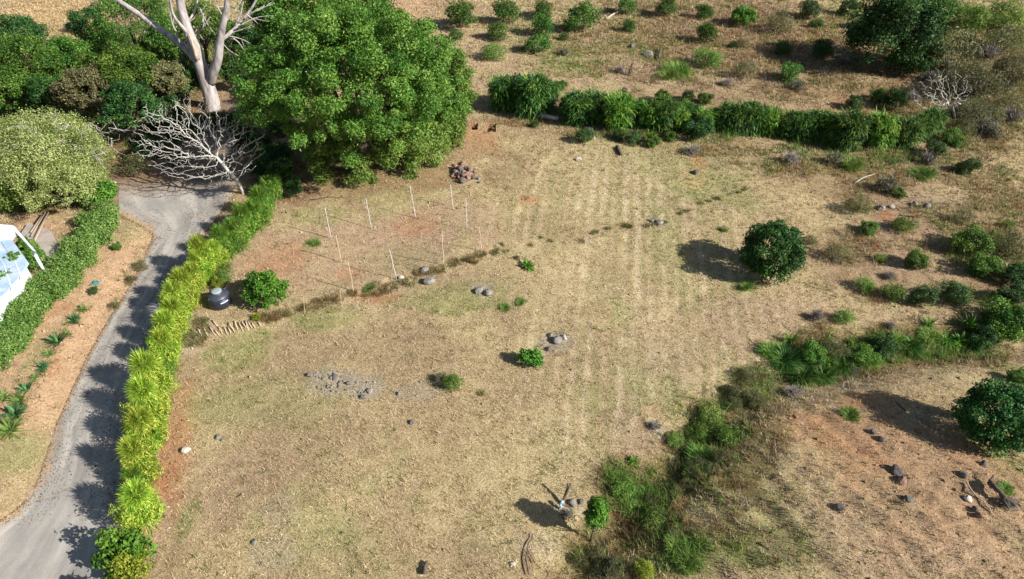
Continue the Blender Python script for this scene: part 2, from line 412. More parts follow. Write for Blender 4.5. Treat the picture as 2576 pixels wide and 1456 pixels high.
# (px, py, half width px, half height px, tone, strength)
PATCH = [
 # lush ground cover
 (150, 180, 240, 110, 'lush', .95), (330, 230, 120, 110, 'lush', .9), (420, 90, 140, 70, 'lush', .9), (560, 110, 110, 70, 'lush', .9), (660, 60, 80, 50, 'lush', .9), (480, 330, 150, 60, 'lush', .7), (330, 380, 70, 50, 'lush', .8), (640, 300, 60, 60, 'lush', .8), (720, 400, 50, 50, 'lush', .6),
 (130, 480, 160, 40, 'lush', .8), (350, 655, 26, 50, 'lush', .6), (300, 740, 20, 40, 'brush', .6), (200, 620, 70, 60, 'lush', .5),
 # verge between the left hedge and the road
 (150, 900, 150, 330, 'peach', .95), (250, 700, 110, 140, 'peach', .9), (60, 1180, 120, 130, 'straw', .5), (40, 1140, 70, 50, 'olive', .7), (30, 850, 60, 90, 'peach', .9),
 (100, 890, 30, 60, 'olive', .5), (300, 590, 60, 40, 'olive', .5), (120, 1230, 60, 60, 'dirt', .6), (115, 775, 90, 20, 'orange', .4), (130, 925, 30, 20, 'orange', .5),
 (200, 560, 200, 60, 'dirt', .7), (100, 590, 90, 60, 'peach', .7), (60, 700, 120, 120, 'dirt', .7),
 # under the trees, top left
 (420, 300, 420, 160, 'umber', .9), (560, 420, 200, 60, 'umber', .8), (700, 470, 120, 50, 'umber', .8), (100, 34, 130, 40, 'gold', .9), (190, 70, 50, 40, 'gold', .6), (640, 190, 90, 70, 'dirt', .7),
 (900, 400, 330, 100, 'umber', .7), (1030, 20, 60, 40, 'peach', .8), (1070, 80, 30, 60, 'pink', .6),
 # the staked plot
 (900, 640, 330, 120, 'pink', .75), (1100, 560, 160, 60, 'pink', .6), (700, 660, 90, 45, 'orange', .45), (640, 600, 70, 60, 'pink', .4), (1050, 565, 60, 30, 'orange', .4), (950, 745, 60, 14, 'orange', .6),
 (870, 690, 50, 20, 'orange', .35), (600, 780, 110, 40, 'dirt', .6), (790, 610, 25, 18, 'green', .6), (800, 545, 80, 25, 'olive', .45), (1010, 655, 90, 40, 'olive', .25),
 (1190, 340, 70, 40, 'orange', .5), (1170, 390, 50, 40, 'dirt', .5), (1330, 505, 30, 12, 'orange', .6), (1320, 498, 14, 8, 'umber', .6),
 (1540, 570, 120, 12, 'umber', .30), (1450, 590, 90, 12, 'umber', .30), (620, 830, 60, 14, 'olive', .4),
 # path beside the road hedge
 (470, 860, 50, 60, 'pale', .6), (455, 930, 40, 60, 'dirt', .8), (440, 1030, 40, 80, 'orange', .55), (425, 1150, 42, 90, 'orange', .6), (415, 1290, 42, 110, 'orange', .65), (410, 1420, 40, 90, 'dirt', .6),
 (400, 1330, 30, 60, 'pale', .35), (440, 1420, 30, 60, 'umber', .25), (408, 1215, 40, 35, 'orange', .8),
 # green flush in the dry field
 (810, 800, 90, 40, 'green', .45), (590, 890, 90, 50, 'green', .42), (660, 850, 60, 30, 'green', .35), (480, 1300, 25, 50, 'green', .6), (1110, 760, 110, 45, 'green', .40),
 (1230, 750, 60, 40, 'green', .3), (1600, 930, 60, 90, 'green', .35), (1570, 800, 50, 60, 'olive', .5), (1680, 620, 50, 160, 'olive', .45), (1720, 420, 140, 90, 'olive', .4), (1800, 480, 130, 60, 'olive', .5),
 (1270, 775, 22, 18, 'green', .5), (1310, 760, 22, 12, 'green', .6), (700, 1000, 200, 70, 'olive', .35), (560, 1000, 90, 60, 'olive', .4), (830, 1340, 90, 60, 'olive', .30), (1690, 990, 40, 80, 'olive', .6),
 (1880, 715, 60, 18, 'green', .5), (1850, 940, 60, 30, 'olive', .5), (1650, 820, 200, 30, 'straw', .4), (1450, 700, 160, 140, 'straw', .45), (1700, 870, 220, 120, 'pink', .35), (1300, 1250, 250, 160, 'straw', .4),
 (1900, 820, 130, 60, 'pink', .5), (1500, 1000, 60, 40, 'olive', .3), (1640, 1010, 70, 40, 'olive', .35), (2000, 760, 110, 60, 'pink', .5),
 # ash and broken ground
 (850, 962, 100, 36, 'grey', .6), (920, 985, 45, 25, 'grey', .6), (1060, 985, 70, 22, 'grey', .45), (1240, 1180, 200, 120, 'straw', .4), (600, 1230, 160, 120, 'pink', .4), (1400, 862, 45, 28, 'grey', .75), (1080, 695, 26, 22, 'grey', .6), (1218, 735, 30, 22, 'grey', .7), (1650, 562, 30, 12, 'grey', .6),
 (820, 950, 40, 12, 'pale', .3), (1330, 905, 60, 20, 'dirt', .5), (555, 1102, 16, 10, 'grey', .5), (1440, 1270, 40, 22, 'grey', .55),
 (1325, 1400, 16, 60, 'umber', .7), (1370, 1370, 70, 30, 'pale', .35), (680, 1400, 70, 40, 'grey', .35), (1640, 1035, 26, 16, 'peach', .6), (700, 1290, 60, 40, 'grey', .25),
 # below and beyond the cane row
 (1290, 300, 130, 12, 'umber', .6), (1490, 325, 90, 14, 'umber', .55), (1400, 255, 26, 24, 'gold', .7), (1340, 300, 60, 12, 'grey', .5), (1800, 370, 200, 22, 'umber', .45), (2100, 420, 230, 30, 'brush', .7), (1950, 315, 18, 30, 'orange', .55),
 (1720, 245, 60, 20, 'gold', .5), (1790, 265, 40, 14, 'gold', .5), (1740, 450, 40, 28, 'gold', .45), (1755, 410, 20, 18, 'orange', .5), (1620, 280, 500, 50, 'umber', .35),
 # orchard
 (1500, 130, 420, 110, 'pink', .55), (1900, 110, 300, 120, 'pink', .7), (1880, 180, 260, 50, 'pale', .25), (1430, 150, 80, 45, 'green', .45), (1560, 110, 70, 40, 'olive', .5), (1330, 60, 160, 40, 'straw', .4),
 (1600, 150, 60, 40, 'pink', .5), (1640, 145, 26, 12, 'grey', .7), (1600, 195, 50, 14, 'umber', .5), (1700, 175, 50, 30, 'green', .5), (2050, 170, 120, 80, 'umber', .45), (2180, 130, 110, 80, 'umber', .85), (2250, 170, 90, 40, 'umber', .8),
 (2200, 270, 160, 30, 'orange', .55), (2160, 250, 160, 40, 'umber', .5), (2450, 130, 200, 130, 'brush', .85), (2400, 300, 200, 60, 'brush', .8), (2440, 60, 160, 60, 'green', .5), (2200, 60, 110, 70, 'green', .5), (2000, 300, 100, 20, 'green', .3),
 (2480, 240, 100, 50, 'brush', .7), (1980, 220, 100, 40, 'brush', .4),
 # right-hand scrub
 (2350, 480, 260, 120, 'pink', .45), (2500, 400, 90, 120, 'straw', .5), (2200, 450, 120, 40, 'brush', .6), (2140, 400, 60, 30, 'green', .45), (2260, 560, 160, 60, 'pink', .75), (2225, 545, 22, 14, 'orange', .85), (2230, 520, 26, 10, 'umber', .6),
 (2280, 680, 140, 40, 'pink', .8), (2330, 515, 80, 14, 'grey', .5), (2300, 440, 60, 20, 'umber', .5), (2420, 450, 50, 25, 'umber', .5), (2150, 620, 60, 40, 'brush', .5), (2480, 620, 110, 70, 'brush', .7), (2520, 720, 70, 40, 'umber', .7),
 (2060, 800, 50, 24, 'umber', .4), (2120, 700, 40, 16, 'umber', .5), (2100, 880, 160, 60, 'brush', .8), (2350, 850, 200, 50, 'brush', .7), (2300, 800, 160, 20, 'pink', .5), (1900, 980, 90, 60, 'brush', .9),
 (2330, 880, 160, 30, 'umber', .6), (2480, 880, 110, 14, 'umber', .7),
 # gully and the bank below it
 (1780, 1080, 90, 90, 'brush', .85), (1700, 1180, 110, 90, 'brush', .9), (1600, 1280, 120, 110, 'brush', .9), (1560, 1400, 170, 70, 'brush', .85), (1640, 1340, 90, 60, 'orange', .35), (1500, 1440, 120, 30, 'umber', .6), (1400, 1440, 50, 30, 'umber', .5),
 (1860, 1140, 110, 120, 'brush', .6), (1850, 1300, 150, 130, 'olive', .6), (1760, 1400, 130, 60, 'green', .45), (1950, 1400, 130, 70, 'olive', .5), (1690, 1240, 40, 50, 'umber', .7), (1610, 1110, 60, 40, 'pink', .5), (1660, 1085, 26, 14, 'pale', .6),
 (1560, 1160, 40, 22, 'umber', .6), (2030, 1100, 90, 55, 'orange', .55), (2050, 1050, 60, 40, 'orange', .35), (2300, 1090, 200, 90, 'dirt', .7), (2400, 1250, 200, 180, 'dirt', .55), (2200, 1380, 300, 90, 'pink', .45), (2000, 1200, 120, 90, 'straw', .4),
 (2180, 1010, 100, 35, 'orange', .45), (2300, 960, 160, 30, 'dirt', .6), (2440, 930, 120, 30, 'straw', .4), (2150, 955, 40, 18, 'pale', .5), (2540, 1220, 60, 90, 'olive', .6), (2260, 1200, 40, 22, 'dark', .4), (2500, 1000, 100, 20, 'umber', .5),
 (1780, 1330, 60, 40, 'grey', .15), (2350, 1440, 200, 40, 'pink', .5), (2560, 950, 60, 40, 'green', .4),
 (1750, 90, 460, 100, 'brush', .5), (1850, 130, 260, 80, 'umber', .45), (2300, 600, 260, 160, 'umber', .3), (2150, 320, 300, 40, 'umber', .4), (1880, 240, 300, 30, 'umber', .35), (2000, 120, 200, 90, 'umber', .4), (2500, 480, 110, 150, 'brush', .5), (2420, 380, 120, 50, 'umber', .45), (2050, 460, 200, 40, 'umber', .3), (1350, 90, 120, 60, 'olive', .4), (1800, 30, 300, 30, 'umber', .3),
 (2200, 1120, 170, 70, 'orange', .35), (2300, 1250, 260, 150, 'clay', .75), (2120, 1180, 120, 60, 'orange', .3), (2420, 1130, 110, 60, 'orange', .3), (1710, 1195, 60, 50, 'lush', .9), (1670, 1245, 60, 40, 'lush', .85), (1840, 1010, 50, 40, 'lush', .8), (1560, 1300, 50, 50, 'brush', .9), (1500, 1400, 80, 40, 'lush', .6), (1930, 940, 60, 40, 'lush', .8), (1600, 1390, 90, 50, 'lush', .5), (1820, 1250, 90, 60, 'brush', .6), (1800, 1350, 110, 50, 'brush', .5), (1900, 1400, 120, 50, 'lush', .35),
 # the gully band, the foot of the canes and the right-hand scrub
 (1790, 1060, 60, 40, 'lush', .95), (1760, 1120, 60, 45, 'lush', .95), (1770, 1170, 55, 40, 'lush', .8), (1600, 1230, 80, 40, 'lush', .95), (1640, 1290, 60, 36, 'lush', .85), (1550, 1200, 36, 50, 'lush', .75), (1500, 1310, 26, 40, 'lush', .7), (1720, 1400, 90, 40, 'lush', .75), (1640, 1430, 50, 24, 'lush', .7),
 (1880, 960, 60, 40, 'lush', .55), (1830, 1090, 40, 26, 'lush', .8), (1820, 1020, 40, 30, 'brush', .9), (1690, 1200, 60, 50, 'brush', .9), (1580, 1350, 110, 40, 'brush', .9), (1450, 1420, 60, 30, 'brush', .7), (1930, 1080, 50, 70, 'brush', .6), (1880, 1200, 70, 80, 'brush', .7),
 (2020, 900, 90, 36, 'lush', .95), (2120, 880, 90, 34, 'lush', .95), (2230, 860, 80, 30, 'lush', .95), (2340, 850, 80, 28, 'lush', .9), (2450, 835, 90, 30, 'lush', .9), (2080, 850, 90, 22, 'brush', .8), (2330, 825, 120, 16, 'brush', .8),
 (1600, 338, 140, 16, 'lush', .75), (1800, 352, 90, 12, 'lush', .6), (2050, 380, 150, 14, 'lush', .6), (2250, 400, 130, 18, 'lush', .7), (1850, 385, 160, 12, 'brush', .7), (1330, 304, 90, 10, 'brush', .6), (2380, 350, 60, 26, 'lush', .7), (2450, 330, 90, 40, 'brush', .9),
 (2230, 440, 110, 20, 'brush', .7), (2160, 520, 50, 26, 'brush', .6), (2380, 540, 90, 24, 'brush', .5), (2120, 640, 50, 26, 'brush', .5), (2300, 620, 50, 18, 'brush', .4), (2440, 640, 50, 50, 'lush', .6), (2540, 650, 60, 60, 'lush', .6), (2380, 740, 80, 22, 'lush', .5), (2540, 790, 60, 40, 'lush', .8), (2200, 740, 60, 16, 'brush', .5),
 (2060, 720, 40, 14, 'brush', .4), (1480, 120, 60, 20, 'brush', .35), (1620, 100, 90, 24, 'brush', .35), (1780, 180, 60, 20, 'brush', .4), (1940, 150, 60, 20, 'brush', .4), (2100, 200, 90, 30, 'brush', .6), (2080, 90, 60, 20, 'brush', .5), (1420, 180, 60, 14, 'brush', .4), (2300, 300, 140, 22, 'brush', .7),
]
PW = []
for (px, py, rx, ry, tone, s) in PATCH:
    p = flat(px, max(py, -60)); z = depth(p)
    phi = math.asin(min(1, CAM_H / np.linalg.norm(p - [0, 0, CAM_H])))
    PW.append((p[0], p[1], rx * z / FOC, ry * z / FOC / math.sin(phi), tone, s))

LUSH = {}
def ground_tone(x, y):
    """base colour of the soil or litter at each point, and how brushy and how bare it is"""
    n1 = fbm(x / 3.1 + 2, y / 3.1, 4); n2 = fbm(x / 9 + 40, y / 9, 3); n3 = fbm(x / .9 + 7, y / .9, 3)
    ang = math.radians(14)
    u_ = x - .15 * y + .25 * vnoise(x / 3, y / 3)
    st = .5 * vnoise(u_ / 1.1 + 50, y / 22 + 9) + .5 * vnoise(u_ / .48 + 80, y / 7 + 4) + .25 * n3 + .42 * np.sin(2 * np.pi * u_ / .86) * (.7 + vnoise(x / 4 + 3, y / 6))
    cx, cy = flat(1610, 700)[:2]
    zone = np.exp(-(((x - cx + .15 * (y - cy)) / 8) ** 4 + ((y - cy) / 17) ** 4))
    w = sstep(-.5, .5, n1 + .5 * n2)[:, None]
    c = DIRT * (1 - w) + STRAW * w
    g = sstep(.05, .6, n2 + .6 * n3)[:, None] * .38
    c = c * (1 - g) + OLIVE * g
    k = np.clip(st * 1.7 * zone, -.45, .6)[:, None]
    c = np.where(k > 0, c * (1 - k) + np.array([.66, .56, .39]) * k, c * (1 + k) + OLIVE * (-k))
    brush = np.zeros(len(x)); lush = np.zeros(len(x)); bare = np.zeros(len(x)); green = g[:, 0] * .4
    nx = fbm(x / 1.7 + 30, y / 1.7 + 60, 4)
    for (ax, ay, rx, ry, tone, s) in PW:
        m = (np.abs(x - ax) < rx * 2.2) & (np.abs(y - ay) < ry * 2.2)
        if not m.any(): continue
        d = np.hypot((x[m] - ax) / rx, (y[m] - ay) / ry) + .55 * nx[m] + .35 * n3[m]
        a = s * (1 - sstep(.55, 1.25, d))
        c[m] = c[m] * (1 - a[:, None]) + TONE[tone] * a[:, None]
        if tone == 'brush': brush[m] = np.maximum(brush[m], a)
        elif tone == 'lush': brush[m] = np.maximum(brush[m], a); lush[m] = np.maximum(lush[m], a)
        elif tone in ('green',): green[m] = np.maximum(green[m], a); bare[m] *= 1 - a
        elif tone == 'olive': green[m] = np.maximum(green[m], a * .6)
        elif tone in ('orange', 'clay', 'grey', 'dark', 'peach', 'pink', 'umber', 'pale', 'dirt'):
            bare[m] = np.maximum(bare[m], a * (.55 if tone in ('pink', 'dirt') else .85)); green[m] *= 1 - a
    LUSH['v'] = lush
    return c, brush, bare, green
LUSH = {}

# pits dug in the soil: the ground sheet is open where they are
def spread(a, b, n): return np.linspace(a, b, n)
def axis_far(start, sign, n=26, r=1.26):
    s = .6; out = []; v = start
    for i in range(n):
        s *= r; v += sign * s; out.append(v)
    return out
gx = list(np.arange(-78, 78.01, .2)); gx = axis_far(-78, -1)[::-1] + gx + axis_far(78, 1)
gy = [8.0]
while gy[-1] < 104: gy.append(gy[-1] + .12 + .0016 * (gy[-1] - 8))
gy = axis_far(8, -1)[::-1] + gy + axis_far(gy[-1], 1)
gx = np.array(gx); gy = np.array(gy); NX, NY = len(gx), len(gy)
X, Y = np.meshgrid(gx, gy)
XF, YF = X.ravel(), Y.ravel()
ZF = height(XF, YF)
idx = np.arange(NX * NY).reshape(NY, NX)
quads = np.stack([idx[:-1, :-1], idx[:-1, 1:], idx[1:, 1:], idx[1:, :-1]], -1)
PITS = []
keep = np.ones((NY - 1, NX - 1), bool)
for (pa, pb) in (((1181, 306), (1202, 326)), ((1222, 309), (1247, 330))):
    a = flat(pa[0], pb[1]); b = flat(pb[0], pa[1])
    i0 = int(np.searchsorted(gx, a[0])); i1 = int(np.searchsorted(gx, b[0])); j0 = int(np.searchsorted(gy, a[1])); j1 = int(np.searchsorted(gy, b[1]))
    keep[j0:j1, i0:i1] = False
    PITS.append((i0, i1, j0, j1))
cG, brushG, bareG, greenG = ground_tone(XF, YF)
ground = mesh_np('ground', np.stack([XF, YF, ZF], 1), quads[keep].reshape(-1, 4), None, smooth=True) if False else None
me = bpy.data.meshes.new('ground')
q = quads[keep].reshape(-1, 4)
me.vertices.add(NX * NY); me.vertices.foreach_set('co', np.stack([XF, YF, ZF], 1).astype(np.float32).ravel())
me.loops.add(q.size); me.loops.foreach_set('vertex_index', q.astype(np.int32).ravel())
me.polygons.add(len(q)); me.polygons.foreach_set('loop_start', (np.arange(len(q)) * 4).astype(np.int32))
me.update(calc_edges=True)
me.polygons.foreach_set('use_smooth', np.ones(len(q), bool))
at_ = me.attributes.new('soil', 'FLOAT_COLOR', 'POINT')
c4 = np.ones((NX * NY, 4), np.float32); c4[:, :3] = cG; at_.data.foreach_set('color', c4.ravel())
at_ = me.attributes.new('bare', 'FLOAT', 'POINT'); at_.data.foreach_set('value', bareG.astype(np.float32))
ground = bpy.data.objects.new('ground', me); COL.objects.link(ground); tag(ground, kind='structure')

m, nt, b = nodes_of('dry_soil', .95, .1)
A = nt.nodes.new('ShaderNodeAttribute'); A.attribute_name = 'soil'
n_f = noise(nt, 9, 6, .75); n_m = noise(nt, 1.6, 5, .6); n_s = noise(nt, 34, 3, .8)
c = mixc(nt, A.outputs['Color'], ramp(nt, n_f, [(.28, (.36, .31, .26)), (.45, (.88, .86, .82)), (.58, (1.12, 1.12, 1.1)), (.75, (1.7, 1.7, 1.6))]), 1.0, 'MULTIPLY')
c = mixc(nt, c, ramp(nt, n_s, [(.32, (.5, .46, .4)), (.5, (1, 1, 1)), (.7, (1.5, 1.5, 1.42))]), .9, 'MULTIPLY')
c = mixc(nt, c, ramp(nt, n_m, [(.3, (.84, .82, .78)), (.7, (1.12, 1.12, 1.1))]), 1.0, 'MULTIPLY')
nt.links.new(c, b.inputs['Base Color'])
hh = mathn(nt, 'ADD', mathn(nt, 'MULTIPLY', n_f, .7), mathn(nt, 'MULTIPLY', n_s, .3))
bump(nt, b, hh, 1.0, .12)
M['soil'] = m
me.materials.append(m)

for i0, i1, j0, j1 in PITS:
    x0, x1, y0, y1 = gx[i0], gx[i1], gy[j0], gy[j1]
    loop = [(i, j0) for i in range(i0, i1)] + [(i1, j) for j in range(j0, j1)] + [(i, j1) for i in range(i1, i0, -1)] + [(i0, j) for j in range(j1, j0, -1)]
    V = []; n = len(loop)
    for lvl, (ins, dz) in enumerate(((0, 0), (.04, -.25), (.07, -.6), (.10, -.95))):
        for (i, j) in loop:
            x, y = gx[i], gy[j]; z = height(np.array([x]), np.array([y]))[0]
            cx, cy = (x0 + x1) / 2, (y0 + y1) / 2
            sx = x + (cx - x) * ins; sy = y + (cy - y) * ins
            V.append((sx + (rng.normal() * .02 if lvl else 0), sy + (rng.normal() * .02 if lvl else 0), z + dz))
    V.append(((x0 + x1) / 2, (y0 + y1) / 2, V[-1][2] - .03))
    F = []
    for l in range(3):
        for k in range(n):
            F.append((l * n + k, l * n + (k + 1) % n, (l + 1) * n + (k + 1) % n, (l + 1) * n + k))
    T = np.array([(3 * n + k, 3 * n + (k + 1) % n, 4 * n) for k in range(n)])
    first = i0 == PITS[0][0]
    o = mesh_np('dug_pit', V, [np.array(F), T], M['clay'])
    tag(o, 'square red earth pit closer to the large green tree' if first else 'square red earth pit on the right of the pair, below the canes', 'pit', 'pits dug beside the large tree')

# ------------------------------------------------------------------ roads
def ribbon(name, pairs, mat, across=14, lift=.03, step=.35, jit=.16):
    L = np.array([at(*a) for a, b_ in pairs])[:, :2]; R = np.array([at(*b_) for a, b_ in pairs])[:, :2]
    def dens(P, s, S):
        return np.stack([np.interp(S, s, P[:, 0]), np.interp(S, s, P[:, 1])], 1)
    mid = (L + R) / 2
    s = np.concatenate([[0], np.cumsum(np.linalg.norm(np.diff(mid, axis=0), axis=1))])
    S = np.arange(0, s[-1], step)
    L = dens(L, s, S); R = dens(R, s, S)
    for P in (L, R):                                    # smooth the corners
        for _ in range(6): P[1:-1] = (P[:-2] + 2 * P[1:-1] + P[2:]) / 4
    nrm = unit(R - L)
    L = L + nrm * (jit * 1.6 * fbm(S / 1.3, S * 0 + 3, 3))[:, None]
    R = R + nrm * (jit * fbm(S / 1.3, S * 0 + 9, 3))[:, None]
    t = np.linspace(0, 1, across)
    P = L[:, None] * (1 - t)[None, :, None] + R[:, None] * t[None, :, None]
    x, y = P[..., 0].ravel(), P[..., 1].ravel()
    z = height(x, y)
    zs = z.reshape(len(S), across).copy()
    zr = zs + lift
    zr[:, 0] -= lift + .05; zr[:, -1] -= lift + .05
    i = np.arange(len(S) * across).reshape(len(S), across)
    q = np.stack([i[:-1, :-1], i[:-1, 1:], i[1:, 1:], i[1:, :-1]], -1).reshape(-1, 4)
    o = mesh_np(name, np.stack([x, y, zr.ravel()], 1), q, mat, smooth=True)
    for nm, arr in (('across', np.broadcast_to(t, (len(S), across)).ravel()), ('along', np.repeat(S, across))):
        a = o.data.attributes.new(nm, 'FLOAT', 'POINT'); a.data.foreach_set('value', arr.astype(np.float32))
    return tag(o, kind='structure')

_m = np.array([(at(*a)[:2] + at(*b_)[:2]) / 2 for a, b_ in ROAD_PAIRS[:19]])
ROAD_END = float(np.linalg.norm(np.diff(_m, axis=0), axis=1).sum())
m, nt, b = nodes_of('packed_road', .9, .15)
ac = nt.nodes.new('ShaderNodeAttribute'); ac.attribute_name = 'across'
al = nt.nodes.new('ShaderNodeAttribute'); al.attribute_name = 'along'
cv = nt.nodes.new('ShaderNodeCombineXYZ'); nt.links.new(mathn(nt, 'MULTIPLY', ac.outputs['Fac'], 9.0), cv.inputs[0]); nt.links.new(mathn(nt, 'MULTIPLY', al.outputs['Fac'], .16), cv.inputs[1])
nz = nt.nodes.new('ShaderNodeTexNoise'); nz.inputs['Scale'].default_value = 1.0; nz.inputs['Detail'].default_value = 5; nt.links.new(cv.outputs[0], nz.inputs['Vector'])
c = ramp(nt, nz.outputs['Fac'], [(.3, (.29, .275, .26)), (.5, (.37, .35, .33)), (.68, (.49, .46, .42))])
c = mixc(nt, c, ramp(nt, noise(nt, .5, 5, .6), [(.3, (.78, .76, .74)), (.7, (1.14, 1.12, 1.08))]), 1.0, 'MULTIPLY')
c = mixc(nt, c, ramp(nt, noise(nt, 22, 3, .7), [(.3, (.8, .79, .77)), (.7, (1.12, 1.12, 1.1))]), .8, 'MULTIPLY')
edge = mathn(nt, 'ABSOLUTE', mathn(nt, 'SUBTRACT', ac.outputs['Fac'], .5))
em = mathn(nt, 'ADD', mathn(nt, 'MULTIPLY', edge, 5.0), mathn(nt, 'MULTIPLY', noise(nt, 1.1, 6, .75), 2.4))
em = mathn(nt, 'MULTIPLY', mathn(nt, 'SUBTRACT', em, 3.05), 1.6, True)
c = mixc(nt, c, (.46, .31, .19), em)
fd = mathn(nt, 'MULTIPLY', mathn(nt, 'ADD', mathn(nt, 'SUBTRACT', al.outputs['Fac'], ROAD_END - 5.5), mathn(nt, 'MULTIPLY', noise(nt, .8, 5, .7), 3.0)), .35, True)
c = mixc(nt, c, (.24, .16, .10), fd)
nt.links.new(c, b.inputs['Base Color']); bump(nt, b, noise(nt, 12, 5, .7), .4, .03)
M['road'] = m
road = ribbon('road', ROAD_PAIRS[:19], m, 16)
M['track'] = noise_mat('track_dirt', (.18, .12, .08), (.32, .22, .15), 1.2, bumpd=.05)
track = ribbon('dirt_track', ROAD_PAIRS[17:], M['track'], 8, .02)
spur = ribbon('side_road', [((300, 442), (300, 548)), ((240, 455), (250, 535)), ((190, 470), (215, 515)), ((60, 455), (80, 505)), ((-200, 420), (-190, 480))], M['track'], 8, .045)
spur.name = 'side_road'

# ------------------------------------------------------------------ grass, weeds and gravel (nobody could count them)
def in_road(x, y, pad=0.0):
    d, _ = line_dist(x, y, ROAD_MID)
    # local half width by nearest centre point
    w = np.full(len(x), 2.0)
    for k in range(0, len(x), 60000):
        sl = slice(k, k + 60000)
        dd = (x[sl, None] - ROAD_MID[None, :, 0]) ** 2 + (y[sl, None] - ROAD_MID[None, :, 1]) ** 2
        w[sl] = ROAD_W[np.argmin(dd, 1)]
    return d < np.minimum(w * .93, 4.5) + pad

def scatter(n, y0=12, y1=100, wid=.70, power=1.35):
    u = rng.random(n)
    a = 1 - power                                          # density falls with distance like y**-power (per unit area, after the widening)
    y = (y0 ** (a + 1) + u * (y1 ** (a + 1) - y0 ** (a + 1))) ** (1 / (a + 1))
    x = (rng.random(n) * 2 - 1) * (wid * y + 21)
    return x, y

def tuft_mesh(name, x, y, rgb, hgt, lean, width, per=3):
    n = len(x)
    x = np.repeat(x, per) + rng.normal(size=n * per) * .05; y = np.repeat(y, per) + rng.normal(size=n * per) * .05
    z = height(x, y) - .01
    h = np.repeat(hgt, per) * rng.uniform(.55, 1.2, n * per); w = np.repeat(width, per) * rng.uniform(.7, 1.3, n * per)
    az = rng.uniform(0, 2 * np.pi, n * per); le = np.clip(np.repeat(lean, per) + rng.normal(size=n * per) * .3, .1, 1.5)
    d = np.stack([np.cos(az) * np.sin(le), np.sin(az) * np.sin(le), np.cos(le)], 1)
    s = np.stack([-np.sin(az), np.cos(az), np.zeros(n * per)], 1)
    tw = rng.normal(size=(n * per, 3)) * .5; s = unit(s + tw)
    p = np.stack([x, y, z], 1)
    V = np.stack([p - s * w[:, None] / 2, p + s * w[:, None] / 2, p + d * h[:, None]], 1).reshape(-1, 3)
    F = np.arange(n * per * 3).reshape(-1, 3)
    c = np.repeat(rgb, per, 0) * rng.uniform(.72, 1.3, (n * per, 1))
    return mesh_np(name, V, F, M['blade'], rgb=np.clip(c, 0, .8))

m, nt, b = nodes_of('grass_blade', .8, .15)
A = nt.nodes.new('ShaderNodeAttribute'); A.attribute_name = 'rgb'
nt.links.new(A.outputs['Color'], b.inputs['Base Color'])
tr = nt.nodes.new('ShaderNodeBsdfTranslucent'); nt.links.new(A.outputs['Color'], tr.inputs['Color'])
mx = nt.nodes.new('ShaderNodeMixShader'); mx.inputs[0].default_value = .25
nt.links.new(b.outputs[0], mx.inputs[1]); nt.links.new(tr.outputs[0], mx.inputs[2]); nt.links.new(mx.outputs[0], nt.nodes['Material Output'].inputs[0])
M['blade'] = m

x, y = scatter(400000)
c, br, ba, gr = ground_tone(x, y)
clump = fbm(x / .6 + 12, y / .6, 3)
ok = (~in_road(x, y)) & (rng.random(len(x)) < np.clip(1.0 - ba * .85, .08, 1) * np.clip(.75 + clump * 1.3, .15, 1))
x, y, c, br, gr = x[ok], y[ok], c[ok], br[ok], gr[ok]
sd = np.hypot(x, y) / 692 * 1.2
mixn = rng.random((len(x), 1))
straw = np.array([.72, .59, .37]); brown = np.array([.22, .14, .06])
rgb = np.where(mixn < .45, c * .4 + straw * .6, np.where(mixn < .75, c * .6 + brown * .4, c * 1.0))
grn = np.array([.16, .26, .045])
rgb = np.where((rng.random(len(x)) < gr * .75)[:, None], grn * rng.uniform(.7, 1.4, (len(x), 1)), rgb)
hg = np.clip(.10 + .12 * rng.random(len(x)), sd * 1.9, None) * (1 + .8 * br)
tag(tuft_mesh('dry_grass', x, y, rgb, hg, 1.0 - .5 * rng.random(len(x)), np.clip(.018 + .02 * rng.random(len(x)), sd * .55, None)), kind='stuff')

x, y = scatter(270000)
c, br, ba, gr = ground_tone(x, y)
nz_ = fbm(x / 1.3 + 70, y / 1.3, 4); lu = LUSH['v']
ok = (~in_road(x, y, .2)) & (rng.random(len(x)) < br * np.clip(.7 + nz_ * 2.2, 0, 1))
x, y, nz_, lu = x[ok], y[ok], nz_[ok], lu[ok]
kindr = fbm(x / 2.2 + 5, y / 2.2 + 31, 3) + rng.normal(size=len(x)) * .18
pal = [np.array([.13, .20, .04]), np.array([.22, .25, .07]), np.array([.30, .24, .11]), np.array([.30, .15, .07]), np.array([.38, .33, .22])]
ki = np.clip(((kindr + .55) / 1.1 * 5).astype(int), 0, 4)
rgb = np.array(pal)[ki]
lm = (rng.random(len(x)) < lu * 1.1)[:, None]
rgb = np.where(lm, np.array([.155, .235, .05]) * rng.uniform(.45, 1.6, (len(x), 1)) * np.array([1.25, 1, 1]) ** (kindr[:, None] * 2), rgb)
tag(tuft_mesh('scrub_grass', x, y, rgb, (.28 + .4 * rng.random(len(x))) * (1 + .35 * lu), .35 + .5 * rng.random(len(x)), np.clip(.02 + .015 * rng.random(len(x)), np.hypot(x, y) / 692 * .55, None), 5), kind='stuff')

